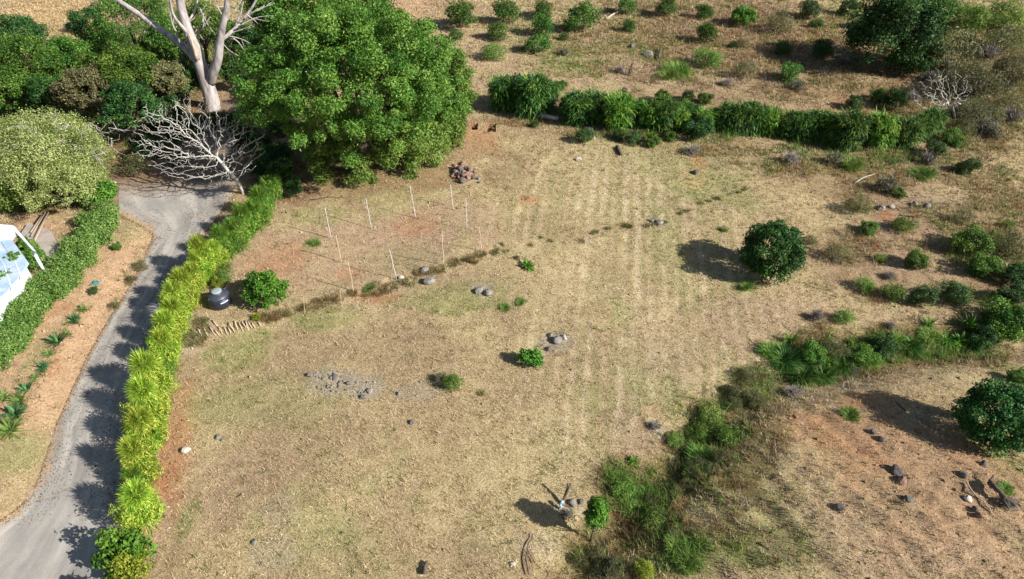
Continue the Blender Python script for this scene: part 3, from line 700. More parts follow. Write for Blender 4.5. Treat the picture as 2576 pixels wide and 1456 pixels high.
# gravel: clods and small stones over the bare and ashy ground
x, y = scatter(72000, power=1.2)
c, br, ba, gr = ground_tone(x, y)
ok = (~in_road(x, y, .1)) & (rng.random(len(x)) < .05 + .45 * ba * np.clip(.4 + 1.6 * fbm(x / 1.1, y / 1.1 + 9, 3), 0, 1))
x, y, c = x[ok], y[ok], c[ok]
n = len(x); s = (.02 + .09 * rng.random(n) ** 3) * (.7 + np.hypot(x, y) / 90)
octa = np.array([[1, 0, 0], [0, 1, 0], [-1, 0, 0], [0, -1, 0], [0, 0, 1], [0, 0, -.6]], float)
V = octa[None] * s[:, None, None] * rng.uniform(.6, 1.4, (n, 6, 1)) + np.stack([x, y, height(x, y)], 1)[:, None]
tf = np.array([[0, 1, 4], [1, 2, 4], [2, 3, 4], [3, 0, 4], [1, 0, 5], [2, 1, 5], [3, 2, 5], [0, 3, 5]])
F = (np.arange(n) * 6)[:, None, None] + tf[None]
rg = c * rng.uniform(.5, 1.35, (n, 1))
tag(mesh_np('gravel', V.reshape(-1, 3), F.reshape(-1, 3), M['blade'], rgb=np.repeat(rg, 8, 0)), kind='stuff')

# bigger tussocks standing out of the short dry grass
x, y = scatter(15000, power=1.15)
c, br, ba, gr = ground_tone(x, y)
ok = (~in_road(x, y, .2)) & (rng.random(len(x)) < np.clip((.35 + fbm(x / 2 + 3, y / 2 + 8, 3)) * (1 - .8 * ba), .02, 1))
x, y, c, gr = x[ok], y[ok], c[ok], gr[ok]
rgb = np.where(rng.random((len(x), 1)) < .6, c * .5 + np.array([.66, .54, .32]) * .5, np.array([.20, .21, .07]))
rgb = np.where((rng.random(len(x)) < gr)[:, None], np.array([.15, .23, .045]), rgb)
tag(tuft_mesh('dry_tussocks', x, y, rgb, .2 + .22 * rng.random(len(x)), .7 + .4 * rng.random(len(x)), np.clip(.02 + .02 * rng.random(len(x)), np.hypot(x, y) / 692 * .5, None), 9), kind='stuff')
# fallen leaves and grit along the road edges
k = rng.integers(2, 17, 9000); t = rng.random(9000)
A_ = np.array([flat(*a)[:2] for a, b_ in ROAD_PAIRS]); B_ = np.array([flat(*b_)[:2] for a, b_ in ROAD_PAIRS])
L_ = A_[k] * (1 - t[:, None]) + A_[k + 1] * t[:, None]; R_ = B_[k] * (1 - t[:, None]) + B_[k + 1] * t[:, None]
u = np.where(rng.random(9000) < .5, rng.random(9000) ** 2.2 * .35, 1 - rng.random(9000) ** 1.7 * .5)[:, None]
P_ = L_ * (1 - u) + R_ * u
p3 = np.stack([P_[:, 0], P_[:, 1], height(P_[:, 0], P_[:, 1]) + .05], 1)
V, F = leaves(p3, unit(rng.normal(size=(9000, 3)) * .35 + [0, 0, 1]), rng.uniform(.03, .12, 9000), rng.uniform(.02, .06, 9000))
tag(mesh_np('leaf_litter', V, F, M['blade'], rgb=np.array([.30, .20, .10]) * rng.uniform(.3, 1.5, (9000, 1))), kind='stuff')

# ------------------------------------------------------------------ plant builders (all in the plant's own space, base at the origin)
def fib_dirs(n, zmin, r):
    out = []
    k = 0
    m = int(n / (1 - (zmin + 1) / 2)) + 1
    i = np.arange(m) + .5
    z = 1 - 2 * i / m; ph = i * 2.39996 + r.random() * 6
    d = np.stack([np.sqrt(1 - z * z) * np.cos(ph), np.sqrt(1 - z * z) * np.sin(ph), z], 1)
    return d[z > zmin]

def foliage(name, mat, parent, c, R, nl, lr, n, L, W, seed, droop=.0, zmin=-.4, hollow=.45, flat_=.8, spread_=.2, lobes_out=None):
    r = np.random.default_rng(seed)
    c = np.array(c, float); R = np.array(R, float)
    d = fib_dirs(nl, zmin, r); d = unit(d + r.normal(size=d.shape) * .16)
    lc = c + d * R * np.clip(r.normal(.76, .13, (len(d), 1)), .4, 1.02)
    rad = lr * R.mean() * r.uniform(.55, 1.45, len(d))
    lt = r.normal(size=len(d))
    w = rad ** 2; w /= w.sum()
    k = r.choice(len(d), n, p=w)
    v = unit(r.normal(size=(n, 3)) + [0, 0, .25])
    pos = lc[k] + v * rad[k, None] * (r.uniform(.3, 1.08, (n, 1)) ** .6 + (r.random((n, 1)) < .14) * r.uniform(0, .45, (n, 1))) * [1, 1, flat_]
    ins = np.linalg.norm((pos - c) / R, axis=1) < hollow
    pos = pos[~ins]; k = k[~ins]; v = v[~ins]; m = len(pos)
    pos[:, 2] = np.maximum(pos[:, 2], .03)
    nrm = unit(v * .55 + [0, 0, .35] + r.normal(size=(m, 3)) * .55)
    V, F = leaves(pos, nrm, L * r.uniform(.6, 1.35, m), W * r.uniform(.7, 1.3, m), droop, r)
    tint = np.clip(.45 + .17 * lt[k] + spread_ * r.normal(size=m), 0, 1)
    if lobes_out is not None: lobes_out.extend(list(lc))
    return mesh_np(name, V, F, mat, parent, tint=tint)

def limbs(name, mat, parent, targets, r0, fork, seed, sides=7, lean=(0, 0)):
    r = np.random.default_rng(seed)
    top = np.array([lean[0], lean[1], fork], float)
    P = [(wob((0, 0, -.3), top, 6, r0 * .25, r), np.linspace(r0 * 1.25, r0 * .8, 6))]
    for t in targets:
        mid = top * .5 + np.array(t) * .5 + r.normal(size=3) * .1 * np.linalg.norm(np.array(t) - top); mid[2] += .05 * np.linalg.norm(t)
        pts = np.concatenate([wob(top - [0, 0, .1], mid, 4, r0 * .1, r), wob(mid, t, 4, r0 * .2, r)[1:]])
        P.append((pts, np.linspace(r0 * .5, r0 * .1, len(pts))))
    V, F = tubes(P, sides)
    return mesh_np(name, V, F, mat, parent, smooth=True)

LABELS = {}
def check_label(label, group):
    LABELS.setdefault(label, []).append(group)

def tree(name, label, cat, base, cpx, half_px, ratio, leafm, barkm='bark', nl=60, lr=.26, n=22000, L=.26, W=.12, seed=1, group=None, zmin=-.45, droop=0, trunk_r=.28, flat_=.8, hollow=.5, parts=('trunk', 'crown'), spread_=.2):
    """base and crown centre in photograph pixels; ratio: crown (y, z) radii against its x radius"""
    b = at(*base); c = at_depth(cpx[0], cpx[1], b[1]); z = depth(c)
    rx = half_px * z / FOC
    t = thing(name, label, cat, b, group); check_label(label, group)
    lc = []
    cc = c - b
    R = (rx, rx * ratio[0], rx * ratio[1])
    s = max(1, z / 692 * 2.0 / L * 1.0)
    foliage(parts[1], M[leafm], t, cc, R, nl, lr, n, L * s, W * s, seed, droop, zmin, hollow, flat_, spread_, lobes_out=lc)
    rr = np.random.default_rng(seed + 5)
    tg = [cc + (np.array(lc[i]) - cc) * .85 for i in rr.choice(len(lc), min(16, len(lc)), replace=False)]
    limbs(parts[0], M[barkm], t, tg, trunk_r, max(.5, cc[2] * .45), seed, lean=(cc[0] * .4, cc[1] * .4))
    return t

def bush_proto(seed, leafm, n=2600, nl=26, lr=.34, L=.16, W=.075, rz=.95, droop=0, hollow=.35, zmin=-.55, flat_=.9, stem=.05, spr=.2):
    """a bush of radius 1 standing on the origin: foliage + stems, kept aside until placed"""
    t = bpy.data.objects.new('shrub', None); COL.objects.link(t)
    lc = []
    foliage('foliage', M[leafm], t, (0, 0, rz * .92), (1, 1, rz), nl, lr, n, L, W, seed, droop, zmin, hollow, flat_, spr, lobes_out=lc)
    rr = np.random.default_rng(seed + 5)
    tg = [np.array([0, 0, rz * .9]) + (np.array(lc[i]) - [0, 0, rz * .9]) * .8 for i in rr.choice(len(lc), min(9, len(lc)), replace=False)]
    limbs('stems', M['bark'], t, tg, stem, .3, seed, 5)
    return t

def strap_proto(seed, leafm, n, core, H, length, width, droop, el=(.3, 1.4), stems=5, up=.5, plumes=0, tspread=.22, name='blades'):
    """a clump of arching strap leaves of radius about 1"""
    r = np.random.default_rng(seed)
    t = bpy.data.objects.new('clump', None); COL.objects.link(t)
    az = r.uniform(0, 2 * np.pi, n); rad = core * np.sqrt(r.random(n)); hz = r.random(n) ** up
    a2 = r.uniform(0, 2 * np.pi, n)
    org = np.stack([np.cos(a2) * rad, np.sin(a2) * rad, .03 + H * hz], 1)
    az = a2 + r.normal(size=n) * .9
    e = el[0] + (el[1] - el[0]) * np.clip(hz * .75 + r.normal(size=n) * .22, 0, 1)
    ln = length * r.uniform(.55, 1.15, n)
    V, F = blades(org, az, e, ln, width * r.uniform(.7, 1.3, n), droop * r.uniform(.6, 1.3, n), 4, r)
    ti = np.clip(.5 + tspread * r.normal(size=n), 0, 1)
    mesh_np(name, V, F, M[leafm], t, tint=blade_tint(ti))
    if stems:
        P = []
        for i in range(stems):
            a = r.uniform(0, 6.28); q = core * .7 * math.sqrt(r.random())
            b0 = np.array([math.cos(a) * q, math.sin(a) * q, -.1])
            P.append((wob(b0, b0 * 1.1 + [0, 0, H * .9 + .1], 4, .02, r), np.linspace(.035, .015, 4)))
        V, F = tubes(P, 5); mesh_np('stems', V, F, M['bark'], t, smooth=True)
    if plumes:
        a = r.uniform(2.3, 4.0, plumes); m = plumes * 7
        org = np.stack([np.cos(a) * core * .8, np.sin(a) * core * .8, np.full(plumes, H)], 1)
        org = np.repeat(org, 7, 0) + r.normal(size=(m, 3)) * .05
        V, F = blades(org, np.repeat(a, 7) + r.normal(size=m) * .18, np.repeat(r.uniform(.35, .8, plumes), 7) + r.normal(size=m) * .12, r.uniform(1.1, 1.5, m), np.full(m, .028), np.full(m, .9), 4, r)
        mesh_np('plume', V, F, M['plume'], t, tint=blade_tint(np.clip(.5 + .25 * r.normal(size=m), 0, 1)))
    return t

def twig_proto(seed, mat, n=240, length=1.2, width=.022, droop=.5, leafm=None):
    r = np.random.default_rng(seed)
    t = bpy.data.objects.new('dry_shrub', None); COL.objects.link(t)
    az = r.uniform(0, 6.28, n); org = np.stack([r.normal(size=n) * .18, r.normal(size=n) * .18, r.uniform(0, .35, n)], 1)
    k = n // 2
    V, F = blades(org, az, r.uniform(.3, 1.45, n), length * r.uniform(.5, 1.1, n), np.full(n, width * 1.6), r.normal(size=n) * droop, 4, r)
    tips = V.reshape(n, 9, 3)[:, 4].repeat(4, 0); m = len(tips)
    V2, F2 = blades(tips, r.uniform(0, 6.28, m), r.uniform(-.2, 1.3, m), length * .38 * r.uniform(.5, 1.2, m), np.full(m, width), r.normal(size=m) * .5, 4, r)
    V, F = join([(V, F), (V2, F2)])
    qn = n * 3 + m * 3
    mesh_np('twigs', V, F, M[mat], t, tint=np.clip(.5 + .25 * r.normal(size=n * 4 + m * 4), 0, 1))
    if leafm:
        foliage('foliage', M[leafm], t, (0, 0, .55), (.85, .85, .6), 16, .34, 700, .13, .06, seed, 0, -.3, .3)
    return t

PROTO = {}
PROTO_USED = set()
def place(key, loc, scale, label, cat, name, group=None, rz=None, sz=None):
    src = PROTO[key]
    check_label(label, group)
    if key in PROTO_USED:
        o = src.copy(); COL.objects.link(o)
        for k in ('label', 'category', 'group'):
            if k in o: del o[k]
        for ch in list(src.children):
            cc = ch.copy(); COL.objects.link(cc); cc.parent = o
    else:
        o = src; PROTO_USED.add(key)
    o.name = name
    o.location = Vector([float(v) for v in loc])
    w_ = rng.uniform(.84, 1.18) if sz is None else 1.0
    tl = .16 if sz is None else .05
    o.rotation_euler = (rng.normal() * tl, rng.normal() * tl, rng.uniform(0, 6.28) if rz is None else rz)
    o.scale = (scale * w_, scale / w_, scale * (rng.uniform(.85, 1.1) if sz is None else sz))
    return tag(o, label, cat, group)

FEET = []
def on_ground(cx, cy, rpx, rzr=.92):
    """foot point and radius of a round plant whose outline in the photograph is centred on (cx, cy)"""
    p = at(cx, cy, 0); r = rpx * mpp(p)
    p = at(cx, cy, r * rzr); r = rpx * mpp(p)
    FEET.append((p[0], p[1], r))
    return np.array([p[0], p[1], ground_z(p[0], p[1]) - .03]), r

for i in range(3):
    PROTO['orchard%d' % i] = bush_proto(100 + i, 'leaf_orchard', 2600, 17, .40, .16, .075, hollow=.2, spr=.26)
    PROTO['willow%d' % i] = bush_proto(120 + i, 'leaf_willow', 2400, 15, .42, .17, .045, .75, hollow=.15, spr=.26)
for i in range(2):
    PROTO['thick%d' % i] = bush_proto(140 + i, 'leaf_thicket', 5200, 26, .33, .12, .055, .8, hollow=.3, spr=.25)
    PROTO['deep%d' % i] = bush_proto(150 + i, 'leaf_scrub', 4600, 24, .34, .12, .06, .9, hollow=.3, spr=.25)
    PROTO['forest%d' % i] = bush_proto(155 + i, 'leaf_forest', 6000, 46, .27, .11, .055, .85)
    PROTO['drab%d' % i] = bush_proto(160 + i, 'leaf_drab', 1900, 16, .40, .12, .04, .7, hollow=.1, spr=.28)
    PROTO['brown%d' % i] = bush_proto(165 + i, 'leaf_brown', 5200, 40, .28, .10, .04, .85)
PROTO['drabbig'] = bush_proto(170, 'leaf_drab', 6000, 36, .27, .075, .022, .5, hollow=.2, spr=.3)
PROTO['broad'] = bush_proto(171, 'leaf_bright', 2000, 24, .34, .2, .13, .9)
PROTO['round'] = bush_proto(172, 'leaf_bright', 5200, 38, .28, .13, .07, .95)
PROTO['darkround'] = bush_proto(173, 'leaf_deep', 20000, 120, .20, .08, .045, .95, hollow=.62)
PROTO['yellow'] = bush_proto(174, 'leaf_yellow', 2400, 26, .3, .14, .06, .9)
def ball_proto(seed, leafm, n, H, R, length, width, droop, plumes=0):
    """a stemmed clump whose strap leaves radiate from a high core, with a skirt of hanging leaves below"""
    r = np.random.default_rng(seed)
    t = bpy.data.objects.new('clump', None); COL.objects.link(t)
    v = unit(r.normal(size=(n, 3)) + [0, 0, .35]); v[:, 2] = np.abs(v[:, 2]) * np.where(r.random(n) < .22, -1, 1)
    org = v * r.uniform(.15, .55, (n, 1)) * R + [0, 0, H]
    low = r.random(n) < .42
    org[low, 2] = r.uniform(.1, H, low.sum()); v[low, 2] = r.uniform(-.3, .6, low.sum()); org[low, :2] *= 1.45
    az = np.arctan2(v[:, 1], v[:, 0]) + r.normal(size=n) * .3
    V, F = blades(org, az, np.arcsin(np.clip(unit(v)[:, 2], -1, 1)) + .25, length * r.uniform(.5, 1.2, n), width * r.uniform(.7, 1.3, n), droop * r.uniform(.4, 1.4, n), 4, r)
    mesh_np('blades', V, F, M[leafm], t, tint=blade_tint(np.clip(.5 + .3 * r.normal(size=n), 0, 1)))
    foliage('foliage', M[leafm], t, (0, 0, H * .6), (1.08, 1.08, H * .6), 30, .30, 3600, .20, .045, seed + 9, .3, -.8, .3, 1.0, .26)
    P = []
    for i in range(6):
        a = r.uniform(0, 6.28); q = .3 * R * math.sqrt(r.random()); b0 = np.array([math.cos(a) * q, math.sin(a) * q, -.1])
        P.append((wob(b0, b0 + [0, 0, H + .1], 4, .03, r), np.linspace(.045, .02, 4)))
    V, F = tubes(P, 5); mesh_np('stems', V, F, M['bark'], t, smooth=True)
    if plumes:
        a = r.uniform(2.3, 4.0, plumes); m = plumes * 7
        o_ = np.repeat(np.stack([np.cos(a) * .3, np.sin(a) * .3, np.full(plumes, H)], 1), 7, 0) + r.normal(size=(m, 3)) * .05
        V, F = blades(o_, np.repeat(a, 7) + r.normal(size=m) * .15, np.repeat(r.uniform(.0, .5, plumes), 7) + r.normal(size=m) * .1, r.uniform(1.2, 1.7, m), np.full(m, .022), np.full(m, .7), 4, r)
        mesh_np('plume', V, F, M['plume'], t, tint=blade_tint(np.clip(.5 + .25 * r.normal(size=m), 0, 1)))
    return t

def cane_proto(seed, leafm, n=1500, m=1500):
    t = strap_proto(seed, leafm, n, .7, 1.4, .66, .045, 2.3, (.1, 1.5), 8, .7, tspread=.3)
    foliage('foliage', M[leafm], t, (0, 0, .85), (.85, .85, .85), 26, .30, m, .20, .07, seed + 3, .6, -.7, .3, .9, .24)
    return t

for i in range(3):
    PROTO['lime%d' % i] = ball_proto(200 + i, 'leaf_lime', 2300, 1.9, 1.0, .50, .030, 1.2)
    PROTO['cane%d' % i] = ball_proto(210 + i, 'leaf_cane', 2300, 1.5, 1.1, .50, .032, 1.3)
    PROTO['canedark%d' % i] = cane_proto(220 + i, 'leaf_canedark')
PROTO['limeplume'] = ball_proto(230, 'leaf_lime', 2400, 1.8, .85, .60, .034, 1.1, 7)
PROTO['canelight0'] = cane_proto(233, 'leaf_cane')
PROTO['canelight1'] = cane_proto(234, 'leaf_cane', 500, 2600)
PROTO['caneplume'] = ball_proto(231, 'leaf_lime', 2400, 1.6, .9, .6, .036, 1.2, 9)
PROTO['agave'] = strap_proto(240, 'leaf_agave', 64, .12, .2, .95, .13, .7, (.15, 1.45), 0, .8)
PROTO['agavelime'] = strap_proto(241, 'leaf_palm', 60, .12, .2, 1.0, .10, 1.0, (.15, 1.35), 0, .8)
PROTO['fern'] = strap_proto(242, 'leaf_bright', 90, .12, .3, .95, .20, 1.4, (.1, 1.4), 0, .8)
PROTO['tall'] = strap_proto(243, 'leaf_cane', 46, .12, .5, 1.6, .14, 1.5, (.7, 1.4), 3, .8)
for i in range(2):
    PROTO['grass%d' % i] = strap_proto(250 + i, 'leaf_canedark', 520, .35, .15, 1.0, .035, 1.7, (.3, 1.4), 0, 1)
    PROTO['grassy%d' % i] = strap_proto(255 + i, 'leaf_willow', 620, .6, .15, .75, .035, 1.5, (.3, 1.4), 0, 1)
    PROTO['straw%d' % i] = strap_proto(260 + i, 'leaf_straw', 200, .5, .05, .8, .03, 1.4, (.1, 1.3), 0, 1)
    PROTO['reed%d' % i] = strap_proto(265 + i, 'leaf_reed', 420, .6, .1, .8, .028, 1.5, (.2, 1.4), 0, 1)
    PROTO['twig%d' % i] = twig_proto(270 + i, 'twig', 160)
    PROTO['dead%d' % i] = twig_proto(275 + i, 'twig', 120, leafm='leaf_drab')

# ------------------------------------------------------------------ dead trees: branches that grow towards points scattered through the crown
def colonise(att, start, trunk, step, reach, kill, seed, up=0.0, iters=90):
    r = np.random.default_rng(seed)
    nodes = [np.array(p, float) for p in trunk]; par = [-1] + list(range(len(trunk) - 1))
    att = att.copy(); alive = np.ones(len(att), bool)
    for _ in range(iters):
        if not alive.any(): break
        N = np.array(nodes); A = att[alive]
        D = np.linalg.norm(A[:, None] - N[None], axis=2)
        j = D.argmin(1); dm = D.min(1)
        got = dm < reach
        if not got.any(): break
        new = {}
        for a, jj in zip(A[got], j[got]):
            new.setdefault(int(jj), []).append(unit(a - N[jj]))
        added = False
        for jj, vs in new.items():
            v = unit(np.mean(vs, 0) + r.normal(size=3) * .34 + [0, 0, up])
            q = N[jj] + v * step
            if np.linalg.norm(N - q, axis=1).min() > step * .3:
                nodes.append(q); par.append(jj); added = True
        if not added: break
        N2 = np.array(nodes[len(N):])
        idx_ = np.where(alive)[0]
        d2 = np.linalg.norm(att[idx_][:, None] - N2[None], axis=2).min(1)
        alive[idx_[d2 < kill]] = False
    return np.array(nodes), np.array(par)

def branch_paths(nodes, par, tip, power=2.3, rmax=None):
    n = len(nodes); w = np.zeros(n)
    kids = [[] for _ in range(n)]
    for i in range(1, n): kids[par[i]].append(i)
    for i in range(n - 1, -1, -1):
        w[i] = tip ** power if not kids[i] else sum(w[k] for k in kids[i])
    rad = w ** (1 / power)
    if rmax: rad = np.minimum(rad, rmax)
    paths = []; stack = [(0, None)]
    while stack:
        i, p = stack.pop()
        ch = [p] if p is not None else []
        ch.append(i); c = i
        while kids[c]:
            ks = sorted(kids[c], key=lambda k: -w[k])
            for k in ks[1:]: stack.append((k, c))
            c = ks[0]; ch.append(c)
        if len(ch) > 1:
            rr = rad[ch].copy()
            if p is not None: rr[0] = min(rr[0], rr[1] * 1.15)
            paths.append((nodes[ch], rr))
    return paths

# ------------------------------------------------------------------ rocks, logs, sticks
def rock_mesh(name, mat, size, seed, parent=None, squash=.7, loc=None, sub=3):
    bm = bmesh.new(); bmesh.ops.create_icosphere(bm, subdivisions=sub, radius=1)
    r = np.random.default_rng(seed)
    pl = unit(r.normal(size=(9, 3))); off = r.uniform(.55, .9, 9)
    for v in bm.verts:
        p = np.array(v.co)
        for q, o_ in zip(pl, off):
            d = p @ q
            if d > o_: p = p - q * (d - o_) * .9
        p = p * (1 + .10 * (fbm(np.array([p[0] * 2 + seed]), np.array([p[1] * 2 + p[2] * 3]), 3)[0]))
        v.co = Vector(p * [size, size * r_sq(seed), size * squash])
    me = bpy.data.meshes.new(name); bm.to_mesh(me); bm.free(); me.materials.append(M[mat])
    o = bpy.data.objects.new(name, me); COL.objects.link(o)
    if parent is not None: o.parent = parent
    return o
def r_sq(s): return .7 + .3 * ((s * 37) % 10) / 10

def rock(px, py, half_px, mat, label, cat='rock', group=None, seed=None, squash=.7, name='rock', bury=.3):
    p = at(px, py); s = half_px * mpp(p)
    seed = seed if seed is not None else int(px * 7 + py)
    o = rock_mesh(name, mat, s, seed, squash=squash)
    o.location = Vector([float(p[0]), float(p[1]), ground_z(p[0], p[1]) + s * squash * (1 - bury) * .6]); o.rotation_euler = (0, 0, seed % 6)
    check_label(label, group)
    return tag(o, label, cat, group)

def tube_thing(name, paths, mat, label, cat, base, group=None, sides=7):
    V, F = tubes([(np.asarray(p) - base, r) for p, r in paths], sides)
    o = mesh_np(name, V, F, M[mat], smooth=True)
    o.location = Vector([float(v) for v in base])
    check_label(label, group)
    return tag(o, label, cat, group)

# ------------------------------------------------------------------ big trees around the junction
G_BIG = None
tree('broadleaf_tree', 'huge bright green spreading tree whose dome fills the top centre', 'tree', (925, 448), (893, 222), 292, (.78, .70), 'leaf_mango', nl=460, lr=.092, n=150000, L=.20, W=.085, seed=1, trunk_r=.5, zmin=-.3, hollow=.5, spread_=.24)
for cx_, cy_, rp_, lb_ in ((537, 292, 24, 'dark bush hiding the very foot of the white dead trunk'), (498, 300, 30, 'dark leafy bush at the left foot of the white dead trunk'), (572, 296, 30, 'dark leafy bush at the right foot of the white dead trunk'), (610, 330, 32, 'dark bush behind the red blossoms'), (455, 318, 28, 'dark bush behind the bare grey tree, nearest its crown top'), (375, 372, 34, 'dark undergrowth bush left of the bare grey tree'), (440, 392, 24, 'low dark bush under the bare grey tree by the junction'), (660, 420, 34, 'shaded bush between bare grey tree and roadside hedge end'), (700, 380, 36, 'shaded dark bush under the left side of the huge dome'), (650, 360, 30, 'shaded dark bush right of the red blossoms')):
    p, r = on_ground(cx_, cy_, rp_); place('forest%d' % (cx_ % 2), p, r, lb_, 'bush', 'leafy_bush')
tree('broadleaf_tree', 'rearmost tree of the big green mass, its crown cut by the top edge', 'tree', (900, 200), (880, 62), 150, (.8, .7), 'leaf_mango', nl=90, lr=.16, n=18000, L=.30, W=.15, seed=2, trunk_r=.4)
tree('feathery_tree', 'feathery green tree on the right side of the big crown, beside the two dug pits', 'tree', (1100, 380), (1080, 240), 122, (.9, .95), 'leaf_willow', nl=110, lr=.15, n=30000, L=.30, W=.085, seed=3, droop=.5, trunk_r=.3)
tree('feathery_tree', 'feathery low-hanging green tree in front of the big crown, above the row of white stakes', 'tree', (925, 425), (930, 372), 182, (.62, .55), 'leaf_willow', nl=110, lr=.15, n=30000, L=.27, W=.075, seed=4, droop=.4, zmin=-.6, trunk_r=.25)
tree('feathery_tree', 'small feathery green tree hanging over the brown stone heap', 'tree', (1035, 400), (1040, 352), 92, (.8, .72), 'leaf_willow', nl=36, lr=.3, n=10000, L=.26, W=.08, seed=5, droop=.4, zmin=-.6, trunk_r=.16)
tree('broadleaf_tree', 'low green tree on the right flank of the big crown, left of the dug pits', 'tree', (1118, 352), (1118, 328), 58, (.9, .9), 'leaf_willow', nl=28, lr=.32, n=7000, L=.27, W=.08, seed=6, droop=.4, zmin=-.6, trunk_r=.14)
tree('broadleaf_tree', 'yellowish green tree at the upper left of the big crown, touching the top edge', 'tree', (740, 120), (735, 48), 92, (.8, .8), 'leaf_mango', nl=34, lr=.3, n=8500, L=.33, W=.16, seed=7, trunk_r=.2)

# thicket at the upper left, each crown its own tree or shrub
TH = [
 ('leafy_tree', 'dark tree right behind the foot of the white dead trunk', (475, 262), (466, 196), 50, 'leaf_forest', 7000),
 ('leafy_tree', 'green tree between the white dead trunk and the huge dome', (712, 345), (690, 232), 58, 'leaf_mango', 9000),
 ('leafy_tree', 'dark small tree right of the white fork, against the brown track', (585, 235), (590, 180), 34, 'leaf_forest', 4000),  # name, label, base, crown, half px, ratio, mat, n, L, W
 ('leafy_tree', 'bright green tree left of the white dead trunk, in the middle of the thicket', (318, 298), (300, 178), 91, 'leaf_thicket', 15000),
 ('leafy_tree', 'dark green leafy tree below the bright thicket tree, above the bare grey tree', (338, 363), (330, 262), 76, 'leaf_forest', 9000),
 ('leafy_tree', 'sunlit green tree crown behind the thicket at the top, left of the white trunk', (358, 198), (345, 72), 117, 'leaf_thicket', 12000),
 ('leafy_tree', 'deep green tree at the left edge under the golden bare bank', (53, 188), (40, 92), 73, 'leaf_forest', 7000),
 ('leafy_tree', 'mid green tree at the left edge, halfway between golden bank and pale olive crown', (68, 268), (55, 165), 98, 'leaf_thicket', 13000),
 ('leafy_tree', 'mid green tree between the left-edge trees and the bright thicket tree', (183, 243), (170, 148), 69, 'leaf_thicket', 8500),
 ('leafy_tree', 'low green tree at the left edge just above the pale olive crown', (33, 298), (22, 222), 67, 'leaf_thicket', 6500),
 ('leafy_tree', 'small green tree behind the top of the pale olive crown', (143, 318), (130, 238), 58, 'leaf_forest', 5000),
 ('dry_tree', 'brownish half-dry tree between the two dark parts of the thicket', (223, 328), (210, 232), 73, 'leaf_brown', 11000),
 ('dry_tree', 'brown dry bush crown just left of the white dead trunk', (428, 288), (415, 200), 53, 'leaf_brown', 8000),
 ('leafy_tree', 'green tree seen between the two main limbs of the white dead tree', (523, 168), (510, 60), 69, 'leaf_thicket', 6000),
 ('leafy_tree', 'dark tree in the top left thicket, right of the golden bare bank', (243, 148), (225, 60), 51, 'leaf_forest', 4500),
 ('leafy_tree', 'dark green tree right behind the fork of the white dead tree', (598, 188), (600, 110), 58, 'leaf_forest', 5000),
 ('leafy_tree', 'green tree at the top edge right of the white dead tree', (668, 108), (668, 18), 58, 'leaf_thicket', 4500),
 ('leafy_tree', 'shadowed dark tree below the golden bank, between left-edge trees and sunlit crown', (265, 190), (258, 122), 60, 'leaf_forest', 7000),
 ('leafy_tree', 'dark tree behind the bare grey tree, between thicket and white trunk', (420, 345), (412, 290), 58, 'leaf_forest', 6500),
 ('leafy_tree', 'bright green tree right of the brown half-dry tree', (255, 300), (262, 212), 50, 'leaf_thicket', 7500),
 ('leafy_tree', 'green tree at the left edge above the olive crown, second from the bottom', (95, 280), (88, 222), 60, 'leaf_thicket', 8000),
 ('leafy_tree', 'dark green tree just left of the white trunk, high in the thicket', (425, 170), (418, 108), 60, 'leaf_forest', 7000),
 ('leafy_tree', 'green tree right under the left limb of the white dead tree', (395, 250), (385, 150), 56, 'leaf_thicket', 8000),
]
for i, (nm, lb, bs, cp, hp, mt, n) in enumerate(TH):
    tree(nm, lb, 'tree', bs, cp, hp, (.85, .8), mt, nl=64, lr=.21, n=int(n * 1.3), L=.20, W=.10, seed=20 + i, trunk_r=.18, zmin=-.6, spread_=.24)
tree('olive_tree', 'huge pale olive crown laced with bleached twigs, above the white house', 'tree', (120, 470), (118, 388), 172, (.8, .62), 'leaf_olive', nl=80, lr=.22, n=42000, L=.17, W=.055, seed=40, trunk_r=.35, spread_=.28)
tree('olive_tree', 'smaller pale olive crown below the huge one, spreading toward the junction', 'tree', (175, 520), (160, 462), 112, (.8, .55), 'leaf_olive', nl=50, lr=.24, n=20000, L=.16, W=.055, seed=43, trunk_r=.2, spread_=.28, zmin=-.6)
tree('leafy_tree', 'green leafy tree under the lower left of the pale olive crown, above the planks', 'tree', (50, 520), (48, 492), 78, (.6, .5), 'leaf_willow', nl=34, lr=.3, n=8000, L=.17, W=.08, seed=41, trunk_r=.12, zmin=-.6)
tree('leafy_tree', 'small green tree at the lower right tip of the pale olive crown beside the junction', 'tree', (245, 510), (243, 483), 54, (.8, .62), 'leaf_bright', nl=30, lr=.32, n=5000, L=.20, W=.10, seed=42, trunk_r=.1, zmin=-.6)

